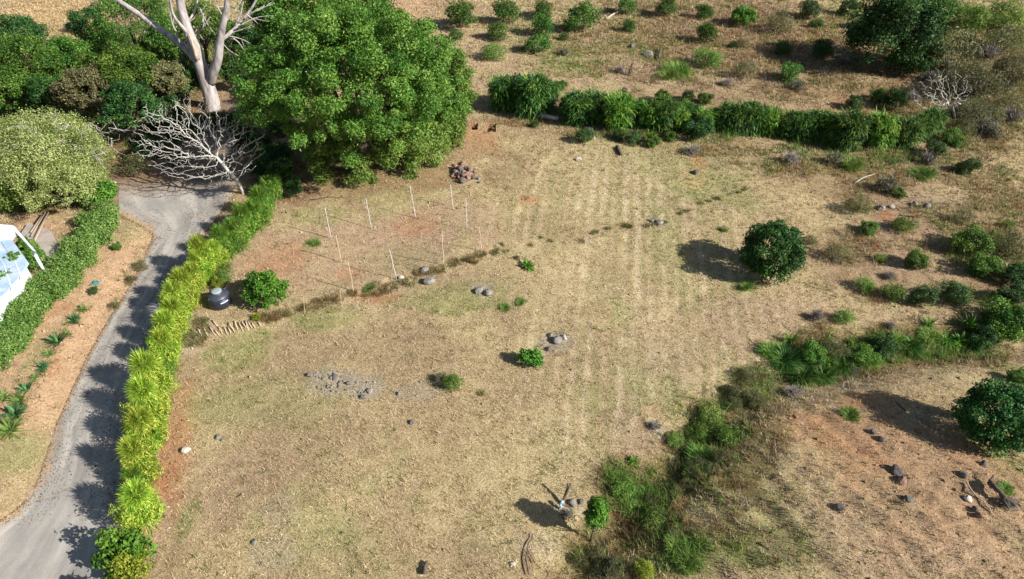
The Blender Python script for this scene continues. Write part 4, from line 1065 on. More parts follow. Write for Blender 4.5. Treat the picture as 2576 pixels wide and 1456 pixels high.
# bleached branches inside the olive crown
def dead_tree(name, label, base_px, trunk_px, ell, n_att, step, tip, mat, seed, power=2.3, rmax=.3, reach=3.0, up=0.0):
    """trunk_px: pixels the trunk passes; ell: (cx px, cy px, rx, ry, rz metres) of the crown"""
    r = np.random.default_rng(seed)
    b = at(*base_px); check_label(label, None)
    tp = [b - [0, 0, .4], b]
    for (px, py, dy) in trunk_px: tp.append(at_depth(px, py, b[1] + dy))
    tr = []
    for p, q_ in zip(tp[:-1], tp[1:]):
        k = max(1, int(np.linalg.norm(q_ - p) / step)); tr += [p + (q_ - p) * i / k + r.normal(size=3) * step * .05 for i in range(k)]
    tr.append(tp[-1])
    c = at_depth(ell[0], ell[1], b[1] + ell[5])
    u = unit(r.normal(size=(n_att, 3))) * (r.random((n_att, 1)) ** .45) * [ell[2], ell[3], ell[4]]
    nodes, par = colonise(c + u, b, tr, step, reach, step * 1.6, seed, up)
    paths = branch_paths(nodes - b, par, tip, power, rmax)
    paths.sort(key=lambda p: -p[1][0])
    t = thing(name, label, 'tree', b)
    V, F = tubes(paths[:1], 9); mesh_np('trunk', V, F, M[mat], t, smooth=True)
    big = [p for p in paths[1:] if p[1][0] > tip * 3]
    small = [p for p in paths[1:] if p[1][0] <= tip * 3]
    for p in big[:24]:
        V, F = tubes([p], 6); mesh_np('limb', V, F, M[mat], t, smooth=True)
    V, F = tubes(big[24:] + small, 4); mesh_np('twigs', V, F, M[mat], t, smooth=True)
    return t

dead_tree('bare_tree', 'leafless pale grey tree with a dense tangle of crooked branches beside the road junction', (612, 487),
          [(598, 455, -.3), (575, 430, -.6), (545, 395, -.8)], (500, 352, 5.0, 2.8, 3.4, 0.2), 1900, .24, .013, 'grey_bark', 7, 2.75, .18, 3.2)
dead_tree('bare_shrub', 'bleached leafless shrub with fanning white branches at the right end of the cane hedge', (2402, 300),
          [(2400, 285, 0), (2396, 268, 0)], (2372, 232, 2.9, 1.6, 2.1, 0), 420, .26, .014, 'grey_bark', 9, 2.2, .09, 3.0)

# the tall white dead tree
b0 = at(535, 275)
def wp(px, py, dy=0.0): return at_depth(px, py, b0[1] + dy)
def wpath(pts, r0, r1, n=5, amp=.05):
    P = []
    for a, c_ in zip(pts[:-1], pts[1:]):
        P += list(wob(wp(*a), wp(*c_), n, amp))[:-1]
    P.append(wp(*pts[-1])); P = np.array(P)
    for _ in range(2): P[1:-1] = (P[:-2] + 2 * P[1:-1] + P[2:]) / 4
    return P - b0, np.linspace(r0, r1, len(P))
wt = thing('white_dead_tree', 'towering white-barked dead tree with forking bare limbs left of the big green crown', 'tree', b0)
check_label('white dead', None)
px_m = mpp(b0)
P = [wpath([(537, 282), (533, 262), (522, 215), (505, 160), (484, 105), (470, 70), (452, 8), (440, -60), (430, -120)], 21 * px_m, 5 * px_m, 4, .08)]
V, F = tubes(P, 14); mesh_np('trunk', V, F, M['white_bark'], wt, smooth=True)
for pts, ra, rb in (
    ([(530, 205), (534, 188, -.5), (548, 150, -.8), (552, 110, -.8), (562, 60, -.8), (572, 6, -1), (582, -70, -1)], 13, 5),
    ([(505, 160), (478, 132, .5), (440, 100, 1), (388, 62, 1.5), (340, 28, 2), (288, -4, 2.5), (220, -50, 3)], 11, 4),
    ([(478, 90), (462, 72, -.5), (440, 48, -1), (430, 20, -1.2), (424, -30, -1.4)], 5, 2),
    ([(452, 108), (446, 84, 0), (432, 60, 0), (428, 30, 0)], 3, 1.2),
    ([(553, 104), (572, 90, .5), (596, 68, 1), (618, 40, 1.3), (640, 8, 1.6), (660, -30, 2)], 5, 2),
    ([(590, 72, 1), (604, 38, 1), (612, 4, 1)], 3, 1.2),
    ([(610, 50, 1.2), (634, 30, 1.2), (665, 14, 1.2)], 2.4, 1),
    ([(466, 60), (488, 36, 1), (496, 8, 1.2), (500, -30, 1.4)], 3, 1.4),
    ([(486, 66, .6), (500, 86, 1), (512, 100, 1.4)], 1.6, .8), ([(500, 16, 1), (520, 60, 1.2), (542, 88, 1.4)], 1.6, .8),
    ([(586, 96, .6), (602, 104, .6), (614, 128, .6), (622, 146, .6)], 1.6, .7)):
    V, F = tubes([wpath(pts, ra * px_m, rb * px_m, 4, .05)], 9); mesh_np('limb', V, F, M['white_bark'], wt, smooth=True)
rt = np.random.default_rng(41)
for (qx, qy, ex, ey) in ((556, 96, 640, 60), (566, 60, 610, 10), (600, 66, 690, 40), (572, 90, 630, 110), (640, 30, 690, 8), (470, 60, 520, 10), (480, 100, 530, 40), (488, 84, 512, 30), (560, 40, 540, 0), (430, 95, 460, 60), (380, 56, 350, 80), (560, 110, 600, 140), (620, 36, 650, 60)):
    m_ = ((qx + ex) / 2 + rt.normal() * 6, (qy + ey) / 2 + rt.normal() * 6, .8)
    V, F = tubes([wpath([(qx, qy, .4), m_, (ex, ey, 1.2)], 1.5 * px_m, .5 * px_m, 4, .06), wpath([m_, (ex + rt.normal() * 18, ey + rt.normal() * 12, 1.5)], 1.0 * px_m, .4 * px_m, 4, .05)], 5)
    mesh_np('small_branch', V, F, M['white_bark'], wt, smooth=True)
# split bark: a torn slab on the trunk
V, F = tubes([wpath([(497, 150, -.8), (486, 112, -.75), (476, 86, -.6)], 6 * px_m, 1.5 * px_m, 4, .02)], 6)
mesh_np('torn_bark', V, F, M['pale_wood'], wt, smooth=True)

# bleached twigs lying in the olive crown belong to it
oc = [o for o in bpy.data.objects if o.name.startswith('olive_tree')][0]
ob = np.array(oc.location); P = []
rr = np.random.default_rng(77)
for (px, py) in ((150, 310), (260, 350), (300, 340), (180, 330), (60, 330), (240, 410), (200, 390), (90, 400), (130, 440), (210, 450), (270, 400), (40, 390), (160, 370), (100, 350), (230, 330), (285, 385)):
    c = at_depth(px, py, ob[1] - 1.6) ; c = c + [0, 0, .5]
    for k in range(4):
        e = c + unit(rr.normal(size=3) * [1, .7, .6]) * rr.uniform(.5, 1.5)
        P.append((wob(c, e, 5, .12, rr) - ob, np.linspace(.022, .008, 5)))
V, F = tubes(P, 5); mesh_np('bleached_branches', V, F, M['white_bark'], oc, smooth=True)

# ------------------------------------------------------------------ the hedge of strap-leaved clumps along the road
ORD = ['first', 'second', 'third', 'fourth', 'fifth', 'sixth', 'seventh', 'eighth', 'ninth', 'tenth', 'eleventh', 'twelfth', 'thirteenth', 'fourteenth', 'fifteenth', 'sixteenth', 'seventeenth', 'eighteenth', 'nineteenth', 'twentieth', 'twenty-first', 'twenty-second', 'twenty-third', 'twenty-fourth', 'twenty-fifth', 'twenty-sixth']
HEDGE = [(332, 1250, 50, 'lime1'), (334, 1188, 30, 'cane1'), (346, 1142, 42, 'lime0'), (350, 1068, 44, 'lime2'), (360, 995, 46, 'lime1'), (376, 925, 46, 'lime0'), (404, 905, 26, 'cane0'),
         (398, 868, 38, 'lime2'), (410, 818, 36, 'lime1'), (430, 775, 34, 'limeplume'), (440, 742, 32, 'lime0'), (458, 706, 36, 'lime1'), (474, 672, 34, 'caneplume'), (500, 660, 30, 'lime0'),
         (508, 624, 36, 'lime2'), (536, 622, 28, 'lime1'), (556, 584, 34, 'cane1'), (584, 556, 38, 'cane0'), (602, 526, 36, 'cane2'), (634, 512, 34, 'cane1'), (652, 482, 34, 'cane0'), (684, 468, 32, 'canelight0'), (694, 438, 30, 'canedark0'), (718, 426, 26, 'canedark2')]
for i, (cx, cy, rp, key) in enumerate(HEDGE):
    p, r = on_ground(cx, cy, rp, 1.0 if 'dark' in key or 'light' in key else 2.1)
    look = 'dark green' if 'dark' in key else 'bright green' if key in ('cane0', 'cane1', 'cane2', 'canelight0') else 'lime yellow'
    tail = ' with pale plumes' if 'plume' in key else ''
    place(key, p, r * (.95 if i < 12 else .84), 'shaggy %s strap-leaved clump%s, %s from the bottom of the roadside hedge' % (look, tail, ORD[i]), 'hedge clump', 'strap_leaf_clump', 'clumps of the strap-leaved hedge along the road', sz=float(rng.uniform(1.25, 1.5)))
p, r = on_ground(312, 1385, 56)
place('broad', p, r, 'broad-leaved green shrub ending the roadside hedge near the photo bottom', 'shrub', 'broadleaf_shrub', sz=1.1)
p, r = on_ground(330, 1436, 50)
place('yellow', p, r, 'yellow-green shrub at the very bottom end of the roadside hedge', 'shrub', 'leafy_shrub')
p, r = on_ground(295, 1560, 100)
place('broad', p, r, 'broad-leaved shrub added below the bottom edge to cast shade on the road', 'shrub', 'broadleaf_shrub')  # unseen shrub, added for the shadow it throws over the road
for (cx, cy, rp, key, lb) in ((552, 690, 24, 'willow0', 'small straggly shrub behind the black water tank'), (540, 712, 16, 'yellow', 'little yellow-leaved shrub touching the black water tank'),
        (566, 668, 18, 'willow1', 'thin pale green shrub on the field side of the roadside hedge, above the tank'), (735, 470, 26, 'forest0', 'dark leafy bush at the upper end of the roadside hedge, under the big crown'),
        (650, 236, 32, 'yellow', 'yellowish shrub between white dead trunk and big green crown'), (700, 310, 30, 'thick0', 'lone green bush left of the big crown, under its shaded edge'),
        (612, 262, 22, 'thick1', 'small yellowish-green bush touching the foot of the white dead trunk'), (404, 340, 30, 'drab0', 'drab bush behind the bare grey tree on its left'),
        (340, 400, 40, 'drab1', 'drab twiggy bush between pale olive crown and bare grey tree'), (290, 230, 30, 'deep0', 'dark rounded bush in the thicket shade'),
        (140, 300, 26, 'brown0', 'brown dried bush on the top rim of the pale olive crown')):
    p, r = on_ground(cx, cy, rp); place(key, p, r, lb, 'bush', 'leafy_bush')
for (cx, cy, rp, key, lb) in ((180, 50, 30, 'twig0', 'leafless brown shrub on the golden bank at the top left'), (430, 130, 36, 'twig1', 'grey leafless brush between the white limbs'), (445, 215, 34, 'twig0', 'grey leafless brush left of the white dead trunk'),
        (60, 205, 26, 'twig1', 'small grey dead shrub between the left-edge trees'), (250, 345, 26, 'twig0', 'dead twiggy shrub on the right rim of the pale olive crown')):
    p, r = on_ground(cx, cy, rp); place(key, p, r, lb, 'dry shrub', 'dry_shrub')

# trimmed hedge beside the house: one leafy band
HL = [(270, 530, 34), (250, 555, 44), (225, 590, 46), (195, 630, 46), (165, 672, 50), (135, 705, 52), (100, 745, 54), (65, 785, 56), (35, 830, 52), (5, 870, 56), (-35, 900, 60), (95, 650, 26), (70, 625, 20)]
hb = at(120, 720); ht = thing('leafy_hedge', 'thick green leafy hedge running diagonally between white house and bare verge', 'hedge', hb); check_label('hedge', None)
V_, T_ = [], []; r = np.random.default_rng(88); n = 0; parts_ = []; stems_ = []
for a, c_ in zip(HL[:-3], HL[1:-2]):
    for t in np.linspace(0, 1, 4)[:-1]:
        parts_.append([a[k] + (c_[k] - a[k]) * t for k in range(3)])
parts_ += [list(q) for q in HL[-2:]]
for (px, py, w) in parts_:
    p = at(px, py, .6); z = mpp(p); rad = w * z; g0 = ground_z(p[0], p[1])
    for s in range(5):
        c = np.array([p[0], p[1], g0 + .55]) + r.normal(size=3) * [rad * .35, rad * .35, .1]
        m_ = 520; v = unit(r.normal(size=(m_, 3)) + [0, 0, .3])
        pos = c + v * [rad * .5, rad * .5, .6] * r.uniform(.6, 1.05, (m_, 1)); pos[:, 2] = np.maximum(pos[:, 2], g0 + .02)
        nr = unit(v * .4 + [0, 0, .5] + r.normal(size=(m_, 3)) * .55)
        V_.append(leaves(pos, nr, .15 * r.uniform(.6, 1.4, m_), .065, 0, r)[0]); T_.append(np.clip(.45 + .1 * r.normal() + .22 * r.normal(size=m_), 0, 1))
    stems_.append((np.array([[p[0], p[1], g0 - .1], [p[0], p[1], g0 + .6]]) - hb, np.array([.04, .02])))
V_ = np.concatenate(V_) - hb
mesh_np('foliage', V_, np.arange(len(V_)).reshape(-1, 4), M['hedge_leaf'], ht, tint=np.concatenate(T_))
V, F = tubes(stems_, 5); mesh_np('stems', V, F, M['bark'], ht)

# ------------------------------------------------------------------ white house corner
def roof_pt(px, py, h): return at_depth(px, py, flat(px, py, h)[1])
H0 = 2.3
def slab(name, pix, h, thick, mat, parent, org):
    top = np.array([flat(px, py, h) for px, py in pix]); bot = top - [0, 0, thick]
    n = len(pix); V = np.concatenate([top, bot]) - org
    me = bpy.data.meshes.new(name)
    F = [list(range(n)), list(range(2 * n - 1, n - 1, -1))] + [[i, i + n, (i + 1) % n + n, (i + 1) % n] for i in range(n)]
    me.from_pydata([tuple(map(float, v)) for v in V], [], F); me.materials.append(M[mat])
    bm = bmesh.new(); bm.from_mesh(me); bmesh.ops.recalc_face_normals(bm, faces=bm.faces[:]); bm.to_mesh(me); bm.free()
    o = bpy.data.objects.new(name, me); COL.objects.link(o); o.parent = parent
    return o
ho = np.array([*flat(-60, 720, 0)[:2], 0.0])
house = thing('white_house', 'corner of a whitewashed house with white roof, painted-in blue shade and open beam frame', 'house', ho)
slab('roof', [(4, 602), (27, 598), (70, 658), (62, 674), (48, 696), (0, 752), (-260, 900), (-300, 700)], H0, .16, 'roof_white_blue_shade', house, ho)
slab('wall', [(0, 612), (22, 606), (60, 660), (42, 692), (-4, 744), (-255, 890), (-290, 705)], H0 - .165, 2.6, 'white_wash', house, ho)
ra_, rb_ = flat(27, 598, H0) - ho, flat(68, 656, H0) - ho; wd = unit(flat(4, 602, H0) - flat(27, 598, H0))
for k_ in range(1, 7):
    V, F = tubes([(np.array([ra_ + wd * .62 * k_ + [0, 0, .01], rb_ + wd * .62 * k_ + [0, 0, .01], rb_ + (rb_ - ra_) * .9 + wd * .62 * (k_ + .6) + [0, 0, .01]]), np.array([.022, .022, .022]))], 6); mesh_np('roof_seam', V, F, M['white_wash'], house)
slab('roof_edge', [(-240, 700), (-40, 560), (34, 567), (37, 581), (24, 597), (2, 600), (-236, 738)], H0 + .12, .30, 'white_wash', house, ho)
slab('frame_beam', [(35, 567), (92, 634), (82, 629), (38, 581)], H0 + .115, .22, 'white_wash', house, ho)
pp = flat(86, 629, H0) - ho
V, F = box_vf(pp[0] - .1, pp[1], (H0 - .15) / 2, .14, .14, H0 - .15); mesh_np('post', V, F, M['white_wash'], house)
slab('terrace_floor', [(70, 560), (128, 580), (160, 640), (118, 652), (78, 632), (50, 590)], .34, .5, 'concrete', house, ho)
slab('step', [(86, 628), (114, 634), (106, 655), (92, 648)], .55, .4, 'rock_pale', house, ho)
for (cx, cy, rp, key, lb, h) in ((38, 652, 20, 'willow2', 'leafy sprig hanging over the white house roof, upper of two', 1.9), (14, 700, 22, 'thick0', 'bright leafy sprig over the white house roof at the left edge, lower of two', 1.9), (84, 645, 16, 'thick1', 'green creeper climbing at the end of the white beam', 1.0), (60, 615, 14, 'willow1', 'yellow-green creeper inside the white beam frame', 1.2)):
    p = at(cx, cy, h); s = rp * mpp(p)
    # a slender shrub that grows past the eaves
    t = thing('creeper', lb, 'creeper', (p[0], p[1], ground_z(p[0], p[1]))); check_label(lb, None)
    foliage('foliage', M['leaf_bright' if 'bright' in lb or 'green' in lb else 'leaf_willow'], t, (0, 0, h + s * .3), (s, s, s * .8), 10, .42, 420, .16, .08, int(cx), 0, -.6, .2)
    V, F = tubes([(wob((0, 0, -.1), (0, 0, h + s * .3), 6, .05), np.linspace(.04, .02, 6))], 5); mesh_np('stem', V, F, M['bark'], t)
# planks
for i, (a, c_, w, lb) in enumerate((((118, 545), (84, 598), .16, 'long weathered plank lying on the terrace, left one of the pair'), ((127, 547), (92, 618), .20, 'long weathered plank lying on the terrace, right one of the pair'), ((121, 548), (86, 607), .08, 'thin batten lying between the two weathered planks'))):
    A_, B_ = at(*a), at(*c_); A_[2] = ground_z(A_[0], A_[1]) + .42; B_[2] = .42; mid = (A_ + B_) / 2; d = B_ - A_
    V, F = box_vf(0, 0, 0, np.linalg.norm(d), w, .05)
    bmv = V.copy(); bmv[:, 2] += .01 * np.sign(bmv[:, 0])
    o = mesh_np('plank', bmv, F, M['plank']); o.location = Vector([float(v) for v in mid + [0, 0, .03 * i]]); o.rotation_euler = Vector([float(v) for v in d]).to_track_quat('X', 'Z').to_euler()
    tag(o, lb, 'plank', 'planks by the white house'); check_label(lb, 1)

# ------------------------------------------------------------------ water tank
def lathe(prof, n=40):
    a = np.linspace(0, 2 * np.pi, n, endpoint=False); V = []
    for rr_, z in prof: V.append(np.stack([rr_ * np.cos(a), rr_ * np.sin(a), np.full(n, z)], 1))
    V = np.concatenate(V); F = []
    for l in range(len(prof) - 1):
        i = np.arange(n); j = (i + 1) % n
        F.append(np.stack([l * n + i, l * n + j, (l + 1) * n + j, (l + 1) * n + i], 1))
    V = np.concatenate([V, [[0, 0, prof[0][1]], [0, 0, prof[-1][1]]]]); c0 = len(V) - 2
    i = np.arange(n); j = (i + 1) % n; T = [np.stack([np.full(n, c0), j, i], 1), np.stack([np.full(n, c0 + 1), (len(prof) - 1) * n + i, (len(prof) - 1) * n + j], 1)]
    return V, [np.concatenate(F), np.concatenate(T)]
tb = at(556, 765); ts = .78
tank = thing('water_tank', 'round black plastic water tank with grey lid beside the roadside hedge', 'water tank', tb); check_label('tank', None); tank.scale = (.9, .9, .9)
V, F = lathe([(.66 * ts / .78, -.05), (.74, .12), (.78, .35), (.79, .50), (.76, .56), (.78, .60), (.77, .72), (.72, .80)]); mesh_np('body', V, F, M['tank_black'], tank, smooth=True)
V, F = lathe([(.725, .785), (.70, .86), (.58, .98), (.44, 1.06), (.36, 1.10), (.35, 1.13)]); mesh_np('shoulder', V, F, M['tank_shoulder'], tank, smooth=True)
V, F = lathe([(.30, 1.125), (.34, 1.15), (.345, 1.20), (.32, 1.225), (.10, 1.235)]); mesh_np('lid', V, F, M['tank_lid'], tank, smooth=True)
a = np.linspace(math.radians(-62), math.radians(-22), 9); V = np.concatenate([np.stack([.80 * np.cos(a), .80 * np.sin(a), np.full(9, z)], 1) for z in (.60, .70)])
F = np.array([[i, i + 1, i + 10, i + 9] for i in range(8)]); mesh_np('decal', V, F, M['tank_decal'], tank)
for ang in (1.0, 2.6, 4.2):
    V, F = tubes([(np.array([[math.cos(ang) * .62, math.sin(ang) * .62, .93], [math.cos(ang) * .74, math.sin(ang) * .74, 1.0], [math.cos(ang) * .76, math.sin(ang) * .76, .84]]), np.array([.03, .03, .03]))], 6); mesh_np('lifting_lug', V, F, M['tank_shoulder'], tank, smooth=True)
V, F = tubes([(np.array([[.30, .22, 1.12], [.44, .30, 1.13], [.52, .34, 1.0]]), np.array([.045, .045, .045]))], 8); mesh_np('inlet_pipe', V, F, M['tank_shoulder'], tank, smooth=True)

# ------------------------------------------------------------------ stakes
ST = [((833, 600), (817, 522), 'pole_paint', 'white stake with the longest visible run, leftmost in the back row'), ((935, 575), (920, 498), 'pole_paint', 'white stake second from the left in the back row'),
      ((1046, 548), (1031, 467), 'pole_paint', 'white stake third from the left in the back row, just under the feathery tree'), ((1139, 520), (1133, 464), 'pole_paint', 'white stake in front of the brown stone heap, farthest of all'),
      ((1174, 575), (1172, 498), 'pole_paint', 'white stake standing right of centre, below the brown stone heap'), ((1211, 634), (1206, 571), 'bare_stick', 'bare wooden stick at the right-hand corner of the staked plot'),
      ((1115, 667), (1112, 588), 'bare_stick', 'bare pinkish pole near the front right of the staked plot'), ((998, 703), (980, 628), 'pole_paint', 'pale stake at the front edge above the grey rocks'),
      ((859, 660), (845, 590), 'bare_stick', 'crooked pinkish pole in the middle of the staked plot'), ((890, 735), (875, 658), 'bare_stick', 'pinkish pole at the front left edge of the staked plot'),
      ((859, 766), (856, 730), 'bare_stick', 'short thin stick poking up from the dry litter, right one'), ((767, 790), (763, 746), 'bare_stick', 'short thin stick poking up from the dry litter, left one')]
for i, (a, c_, mt, lb) in enumerate(ST):
    A_ = at(*a); B_ = at_depth(c_[0], c_[1], A_[1] + rng.normal() * .05)
    short = i > 9
    n = 7; pts = wob(A_ - [0, 0, .15], B_, n, .008 if mt == 'pole_paint' else .022)
    tube_thing('stake', [(pts, np.linspace(.028, .021, n) * (.6 if short else 1))], mt, lb, 'stake', A_, 'stakes marking out the plot')

# row of cane sticks laid over the shallow trench
SK = [((706, 1085), (790, 1190)), ((665, 1172), (745, 1285)), ((780, 1165), (840, 1270)), ((860, 1178), (905, 1270)), ((920, 1178), (955, 1265)), ((930, 1115), (1005, 1240)), ((1005, 1090), (1050, 1215)), ((1055, 1110), (1118, 1228)), ((1098, 1085), (1160, 1180)), ((1150, 1088), (1190, 1212)), ((1190, 1100), (1240, 1190)), ((1245, 1120), (1285, 1190)), ((1330, 1110), (1365, 1165)), ((590, 1190), (640, 1290)), ((735, 1220), (800, 1290)), ((500, 1200), (560, 1290))]
SK.sort(key=lambda q: q[0][0])
for ki_, (a, c_) in enumerate(SK):
    f = lambda q: (404.5 + q[0] * .1852, 606.8 + q[1] * .1852)
    A_ = at(*f(a)); B_ = at(*f(c_)); A_[2] = ground_z(*A_[:2]) + .10; B_[2] = ground_z(*B_[:2]) + .05
    tube_thing('laid_stick', [(wob(A_, B_, 4, .015), np.array([.035, .04, .035, .02]))], 'bare_stick', 'pale stick laid crosswise in the row below the tank, %s from the left' % ORD[ki_], 'stick', (A_ + B_) / 2, 'sticks laid in a row below the tank', 5)

# ------------------------------------------------------------------ heap of brown stones and other rocks
r = np.random.default_rng(31)
for k in range(58):
    a = r.uniform(0, 6.28); q = math.sqrt(r.random())
    px = 1168 + 36 * q * math.cos(a) + (6 if k % 3 == 0 else 0); py = 440 + 27 * q * math.sin(a) + (px - 1168) * .25
    hgt_ = .55 * (1 - q) * .9
    p = at(px, py); s = r.uniform(.13, .34) * (1 if q < .8 else .75)
    mt = r.choice(['rock_brown', 'rock_brown', 'rock_brown', 'brick', 'rock_dark', 'rock_grey'])
    o = rock_mesh('stone', mt, s, 500 + k, squash=.65, sub=2); o.location = (float(p[0]), float(p[1]), ground_z(p[0], p[1]) + hgt_ * .9 + s * .3); o.rotation_euler = (r.uniform(-.5, .5), r.uniform(-.5, .5), r.uniform(0, 6))
    tag(o, 'brown stone in the heap behind the white stakes', 'stone', 'stones of the heap behind the white stakes')
for k in range(26):
    a = r.uniform(0, 6.28); q = math.sqrt(r.random())
    p = at(2236 + 26 * q * math.cos(a), 140 + 13 * q * math.sin(a)); s = r.uniform(.22, .4)
    V, F = box_vf(0, 0, 0, s * 1.5, s * .9, s * .5)
    o = mesh_np('roof_tile', V, F, M['brick']); o.location = (float(p[0]), float(p[1]), ground_z(p[0], p[1]) + s * .25 + .5 * (1 - q)); o.rotation_euler = (r.uniform(-.5, .5), r.uniform(-.4, .4), r.uniform(0, 6))
    tag(o, 'reddish block in the pile shaded by the dark tree at the upper right', 'block', 'reddish blocks piled in the shade')

rock(468, 1134, 14, 'rock_pale', 'large pale boulder beside the red path near the lower left', squash=.6)
for (px, py, s, mt, lb, *k) in (
    (1036, 1063, 8, 'rock_dark', 'small dark stone alone in the lower middle of the field'), (548, 1100, 9, 'rock_grey', 'flat grey stone above the pale boulder'), (560, 1108, 5, 'rock_grey', 'pebble beside the flat grey stone'),
    (842, 950, 9, 'rock_dark', 'dark stone on the upper part of the grey rubble patch'), (912, 1000, 9, 'rock_dark', 'dark stone low at the right of the grey rubble patch'), (1002, 992, 7, 'rock_grey', 'small grey stone right of the rubble patch'),
    (880, 965, 10, 'rock_grey', 'grey flat stone in the middle of the rubble patch'), (930, 985, 10, 'rock_grey', 'pale grey stone at the right end of the rubble patch'), (780, 945, 9, 'rock_grey', 'grey stone at the left end of the rubble patch'),
    (1068, 682, 13, 'rock_grey', 'grey rock in the dry litter, upper of the two beside the front stake'), (1078, 710, 17, 'rock_grey', 'grey rock in the grass, lower and wider of the two beside the front stake'), (1010, 700, 9, 'rock_pale', 'pale clod at the foot of the front stake'),
    (1206, 733, 14, 'rock_grey', 'half-buried grey rock right of the staked plot, left one'), (1228, 738, 12, 'rock_grey', 'half-buried grey rock right of the staked plot, right one'), (1638, 556, 8, 'rock_grey', 'grey rock on the terrace line, left one'), (1658, 562, 11, 'rock_grey', 'grey rock on the terrace line, right one'),
    (1385, 845, 9, 'rock_grey', 'grey clod left in the crumbled mound'), (1402, 858, 14, 'rock_grey', 'largest lump of the crumbled grey mound beside the bright shrub'), (1420, 850, 9, 'rock_pale', 'pale clod right in the crumbled mound'), (1380, 880, 9, 'rock_dark', 'dark lump at the lower left of the crumbled mound'),
    (1455, 402, 8, 'rock_pale', 'small pale stone in the upper field'), (1750, 436, 10, 'rock_dark', 'dark teal-grey rock in the upper right field'), (2255, 1188, 20, 'rock_dark', 'big dark boulder over a hollow on the right slope'), (2268, 1210, 15, 'rock_brown', 'brown boulder just below the big dark boulder'),
    (2284, 1256, 13, 'rock_dark', 'purplish dark stone below the big boulder'), (2114, 1278, 12, 'rock_dark', 'dark stone left on the lower right slope'), (2422, 1195, 12, 'rock_dark', 'dark stone upper right on the slope above the root heap'), (2472, 1168, 12, 'rock_dark', 'dark stone near the right edge under the dark bush'),
    (2434, 1256, 11, 'rock_pale', 'pale grey stone left of the root heap'), (2452, 1282, 10, 'rock_dark', 'dark elongated stone lower left of the root heap'), (2462, 1296, 10, 'rock_brown', 'brown stone at the lower end left of the root heap'), (2196, 1088, 10, 'rock_dark', 'dark stone high on the slope, left one'),
    (2218, 1105, 9, 'rock_dark', 'dark stone high on the slope, right one'), (2312, 1085, 9, 'clay', 'earth clod near the top of the slope'), (2000, 1050, 8, 'rock_brown', 'brown stone at the left brow of the slope'), (2098, 655, 9, 'rock_grey', 'grey stone under the pale scrub bush right of the dark round bush'),
    (2215, 525, 14, 'rock_grey', 'grey block above the orange earth in the right scrub'), (2243, 522, 9, 'rock_pale', 'pale upright stone right of the grey block in the scrub'), (2300, 515, 10, 'rock_grey', 'grey stone in the rubble streak, left one'), (2330, 520, 12, 'rock_grey', 'grey stone in the rubble streak, right one'),
    (1630, 140, 14, 'rock_grey', 'flat grey stone in the middle of the orchard ground'), (1590, 118, 9, 'rock_dark', 'dark clod in the orchard left of the flat stone'), (1575, 230, 12, 'rock_brown', 'brown clod between orchard and cane row'), (205, 545, 9, 'rock_grey', 'grey stone under the small tree beside the junction'),
    (1484, 328, 9, 'rock_pale', 'white stone in the debris under the cane row'), (1290, 1420, 10, 'rock_pale', 'pale clod near the bottom edge'), (640, 1365, 9, 'rock_grey', 'grey stone near the bottom left of the field'), (1440, 1268, 12, 'rock_grey', 'grey ashy lump right of the leaning stake'), (1460, 1262, 9, 'rock_dark', 'dark ashy lump right of the leaning stake')):
    rock(px, py, s, mt, lb)
# ash rubble: stones one could lift, alike
for k in range(34):
    a = r.uniform(0, 6.28); q = math.sqrt(r.random())
    rock(860 + 85 * q * math.cos(a), 966 + 26 * q * math.sin(a) + q * math.cos(a) * 12, r.uniform(2.5, 5.5), 'rock_grey', 'little stone scattered in the grey rubble patch', 'stone', 'little stones of the rubble patch', 700 + k, name='stone')

# logs, branches, roots
def log_px(name, pts, r0, r1, mat, lb, cat, lift=.1, group=None, extra=()):
    P = []
    for k, pl in enumerate([pts] + list(extra)):
        W_ = np.array([at(*q) for q in pl]); W_[:, 2] = [ground_z(w[0], w[1]) + lift * (1 + .5 * i / len(pl)) for i, w in enumerate(W_)]
        Q = []
        for a, c_ in zip(W_[:-1], W_[1:]): Q += list(wob(a, c_, 4, .02))[:-1]
        Q.append(W_[-1]); f = 1 if k == 0 else .6
        P.append((np.array(Q), np.linspace(r0, r1, len(Q)) * f))
    return tube_thing(name, P, mat, lb, cat, P[0][0][0], group)
log_px('fallen_branch', [(1524, 50), (1545, 38), (1568, 25)], .12, .07, 'pale_wood', 'bleached branch lying in the orchard', 'branch', .15)
log_px('fallen_log', [(1312, 285), (1350, 293), (1404, 303)], .30, .18, 'grey_bark', 'long grey log lying under the left end of the cane row', 'log', .15)
log_px('fallen_log', [(1570, 330), (1620, 331), (1688, 327)], .13, .08, 'pale_wood', 'thin pale log among twigs under the middle of the cane row', 'log', .12)
log_px('fallen_branch', [(1470, 322), (1490, 328), (1494, 352)], .08, .05, 'bare_stick', 'bent pale stick on the debris under the cane row', 'branch', .1)
log_px('fallen_log', [(1552, 372), (1562, 392)], .17, .12, 'rock_dark' if False else 'bark', 'short dark stump piece in the upper field', 'log', .12)
log_px('stump', [(1656, 152), (1661, 128)], .14, .09, 'bark', 'dark upright stub in the middle of the orchard', 'stump', .3)
log_px('fallen_branch', [(1545, 182), (1586, 192), (1590, 166)], .08, .05, 'bark', 'dark forked branch in the orchard above the cane row', 'branch', .12)
log_px('fallen_branch', [(2150, 462), (2175, 448), (2200, 440)], .05, .03, 'grey_bark', 'thin grey branch under the right end of the canes', 'branch', .1)
log_px('fallen_branch', [(2262, 542), (2290, 546), (2316, 546)], .05, .04, 'bark', 'dark stick lying in the right scrub', 'branch', .06)
